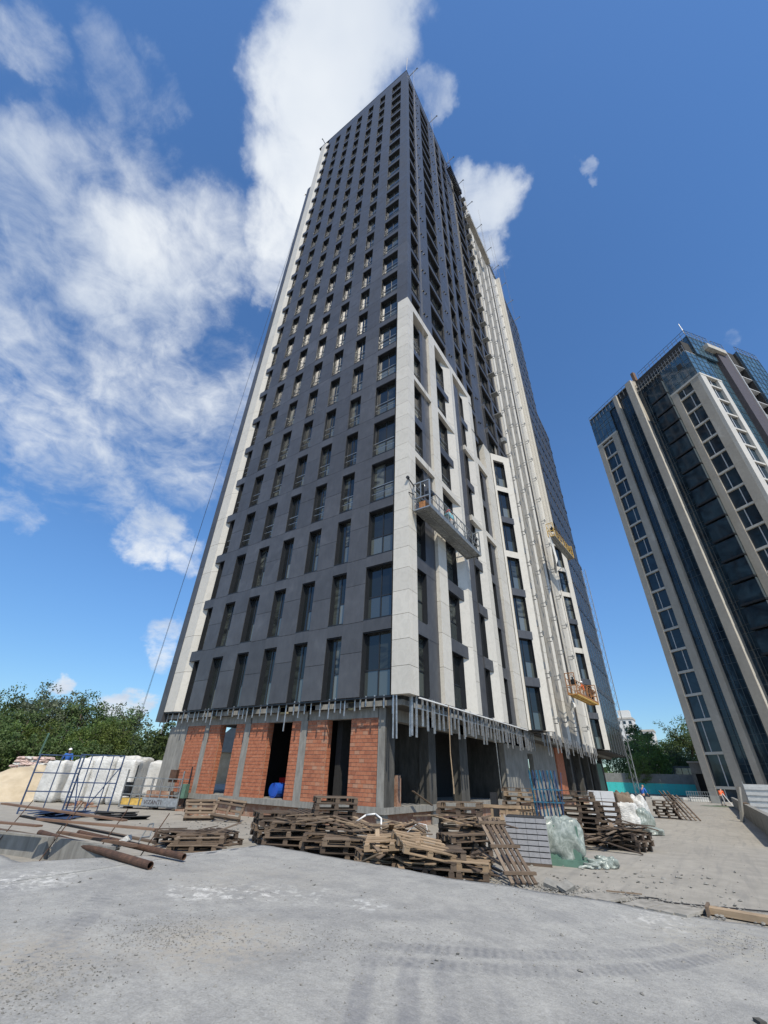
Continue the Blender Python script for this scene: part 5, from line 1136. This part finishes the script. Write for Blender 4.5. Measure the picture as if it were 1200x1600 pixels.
# ================================================================ people
def skin(name, pts, edges, mat, parent, sub=1):
    me = bpy.data.meshes.new(name); me.from_pydata([p[0] for p in pts], edges, []); o = bpy.data.objects.new(name, me); C.objects.link(o); o.parent = parent; me.materials.append(MATS[mat])
    md = o.modifiers.new('s', 'SKIN'); md.use_smooth_shade = True
    sv = me.skin_vertices[0].data
    for i, p in enumerate(pts): sv[i].radius = (p[1], p[2] if len(p) > 2 else p[1])
    sv[0].use_root = True
    o.modifiers.new('sd', 'SUBSURF').levels = sub; o.modifiers['sd'].render_levels = sub; return o
def person(label, loc, rz, top, trousers, lean=0.0, arms=((.34, .05, .95), (-.34, .05, .95)), helmet='helmet_white', legs=((.12, 0.0), (-.12, 0.0))):
    """faces local -y; lean bends the trunk forward"""
    E = thing('person', label, 'person', loc, rz)
    s_, c_ = math.sin(lean), math.cos(lean)
    def tp(x, u_, f=0): return (x, -.0-s_*u_-c_*f, .93+c_*u_-s_*f)      # point on the leaning trunk, u_ above the pelvis
    hands = [Vector((h[0], -h[1], h[2])) for h in arms]; sh = [Vector(tp(.19, .50)), Vector(tp(-.19, .50))]
    el = [sh[i].lerp(hands[i], .52)+Vector((.05*(1 if i == 0 else -1), .06, -.02)) for i in (0, 1)]
    feet = [(l[0], -l[1]) for l in legs]
    P = [(tp(0, 0), .13, .1), (tp(0, .2), .125, .09), (tp(0, .42), .15, .1), (tp(0, .55), .06, .06), (tp(0, .62, .01), .055, .055), (tp(0, .70, .02), .085, .1), (tp(0, .80, .01), .075, .085),
         (tuple(sh[0]), .06), (tuple(el[0]), .045), (tuple(hands[0]), .032), (tuple(sh[1]), .06), (tuple(el[1]), .045), (tuple(hands[1]), .032)]
    Eg = [(0, 1), (1, 2), (2, 3), (3, 4), (4, 5), (5, 6), (2, 7), (7, 8), (8, 9), (2, 10), (10, 11), (11, 12)]
    for k, (fx, fy) in enumerate(feet):
        i0 = len(P); P += [((.09*(1 if fx > 0 else -1), 0, .86), .09), ((fx*.95, fy*.5-.03, .48), .062), ((fx, fy+.03, .09), .042), ((fx*1.05, fy-.14, .04), .04, .03)]; Eg += [(0, i0), (i0, i0+1), (i0+1, i0+2), (i0+2, i0+3)]
    for k in (0, 1):        # five fingers on each hand
        base = 9 if k == 0 else 12; hp = hands[k]; dr = (hp-el[k]).normalized(); sd_ = dr.cross(Vector((0, 1, 0))).normalized()
        for j in range(5):
            i0 = len(P); off = sd_*(j-2)*.018; ln = (.05, .085, .095, .088, .07)[j]
            P += [(tuple(hp+dr*.05+off+(sd_*-.02 if j == 0 else Vector())), .009), (tuple(hp+dr*(.05+ln)+off+Vector((0, -.02, 0))+(sd_*-.035 if j == 0 else Vector())), .007)]; Eg += [(base, i0), (i0, i0+1)]
    skin('body', P, Eg, 'skin', E)
    g = .018
    skin('shirt', [(P[0][0], .135+g, .11+g), (P[1][0], .13+g, .1+g), (P[2][0], .16+g, .11+g), (tp(0, .52), .09, .085), (P[7][0], .075), (P[8][0], .056), (tuple(el[0].lerp(hands[0], .6)), .045), (P[10][0], .075), (P[11][0], .056), (tuple(el[1].lerp(hands[1], .6)), .045)], [(0, 1), (1, 2), (2, 3), (2, 4), (4, 5), (5, 6), (2, 7), (7, 8), (8, 9)], top, E)
    TP = [(tp(0, .02), .14, .115)]; TE = []
    for (fx, fy) in feet: i0 = len(TP); TP += [((.09*(1 if fx > 0 else -1), 0, .84), .105), ((fx*.95, fy*.5-.03, .48), .08), ((fx, fy+.03, .12), .062)]; TE += [(0, i0), (i0, i0+1), (i0+1, i0+2)]
    skin('trousers', TP, TE, trousers, E)
    hc = Vector(tp(0, .765, .02)); mb = MB(); n = 14; vs = []
    for j in range(6):
        ph = j/5*math.pi/2
        for i in range(n): t = 2*math.pi*i/n; vs.append(hc+Vector((math.cos(t)*math.cos(ph)*.115, math.sin(t)*math.cos(ph)*.135, math.sin(ph)*.12)))
    mb.add(vs, [(j*n+i, j*n+(i+1) % n, (j+1)*n+(i+1) % n, (j+1)*n+i) for j in range(5) for i in range(n)]); mb.box(hc.x-.08, hc.x+.08, hc.y-.19, hc.y-.10, hc.z-.005, hc.z+.008)
    if helmet: mb.build('helmet', helmet, E, smooth=True)
    for k in (-1, 1):
        MB().box(feet[0 if k > 0 else 1][0]-.055, feet[0 if k > 0 else 1][0]+.055, feet[0 if k > 0 else 1][1]-.2, feet[0 if k > 0 else 1][1]+.09, 0, .09).build('boot', 'cable_black', E)
    fh = Vector(tp(0, .70, .12)); MB().box(fh.x-.012, fh.x+.012, fh.y-.015, fh.y+.02, fh.z-.03, fh.z+.02).build('nose', 'skin', E)
    return E
person('worker in orange jacket bending over with pale tool beside the low wall', (9.55, 50.6, 0), R(160), 'cloth_orange', 'cloth_grey', .75, ((.2, .45, .75), (-.15, .5, .7)), None, ((.2, .15), (-.18, -.15)))
tag(MB().bar((9.75, 50.0, 1.1), (10.3, 49.6, .05), .08, .05).build('pale_board', 'bag_white'), 'pale board held by the worker in orange', 'board')
person('worker in bright blue shirt walking beyond the bags', (3.75, 34.1, 0), R(150), 'cloth_blue', 'cloth_navy', .35, ((.3, .3, .95), (-.3, .25, 1.0)), None, ((.12, .25), (-.12, -.2)))
person('worker in teal shirt and red helmet on the long grey platform', (.72, 3.8, 13.42), R(-100), 'cloth_teal', 'cloth_grey', .25, ((.25, .45, 1.3), (-.25, .45, 1.2)), 'helmet_red')
person('worker in orange standing on the rusty low platform', (1.7, 28.4, 7.78), R(-80), 'cloth_orange', 'cloth_grey', .1, ((.25, .4, 1.2), (-.25, .4, 1.1)), 'helmet_white')
person('worker on the yellow platform facing the wall', (1.75, 31.5, 24.93), R(-90), 'cloth_grey', 'cloth_navy', .2, ((.25, .4, 1.3), (-.25, .4, 1.2)), 'helmet_white')
person('small figure standing on the sand heap at left', (-28.0, .6, 1.0), R(60), 'cloth_blue', 'cloth_navy', .2, ((.3, .2, .95), (-.3, .2, .95)), 'helmet_white')

for l in PP.values():
    for o in l:
        for ch in list(o.children): bpy.data.objects.remove(ch)
        bpy.data.objects.remove(o)
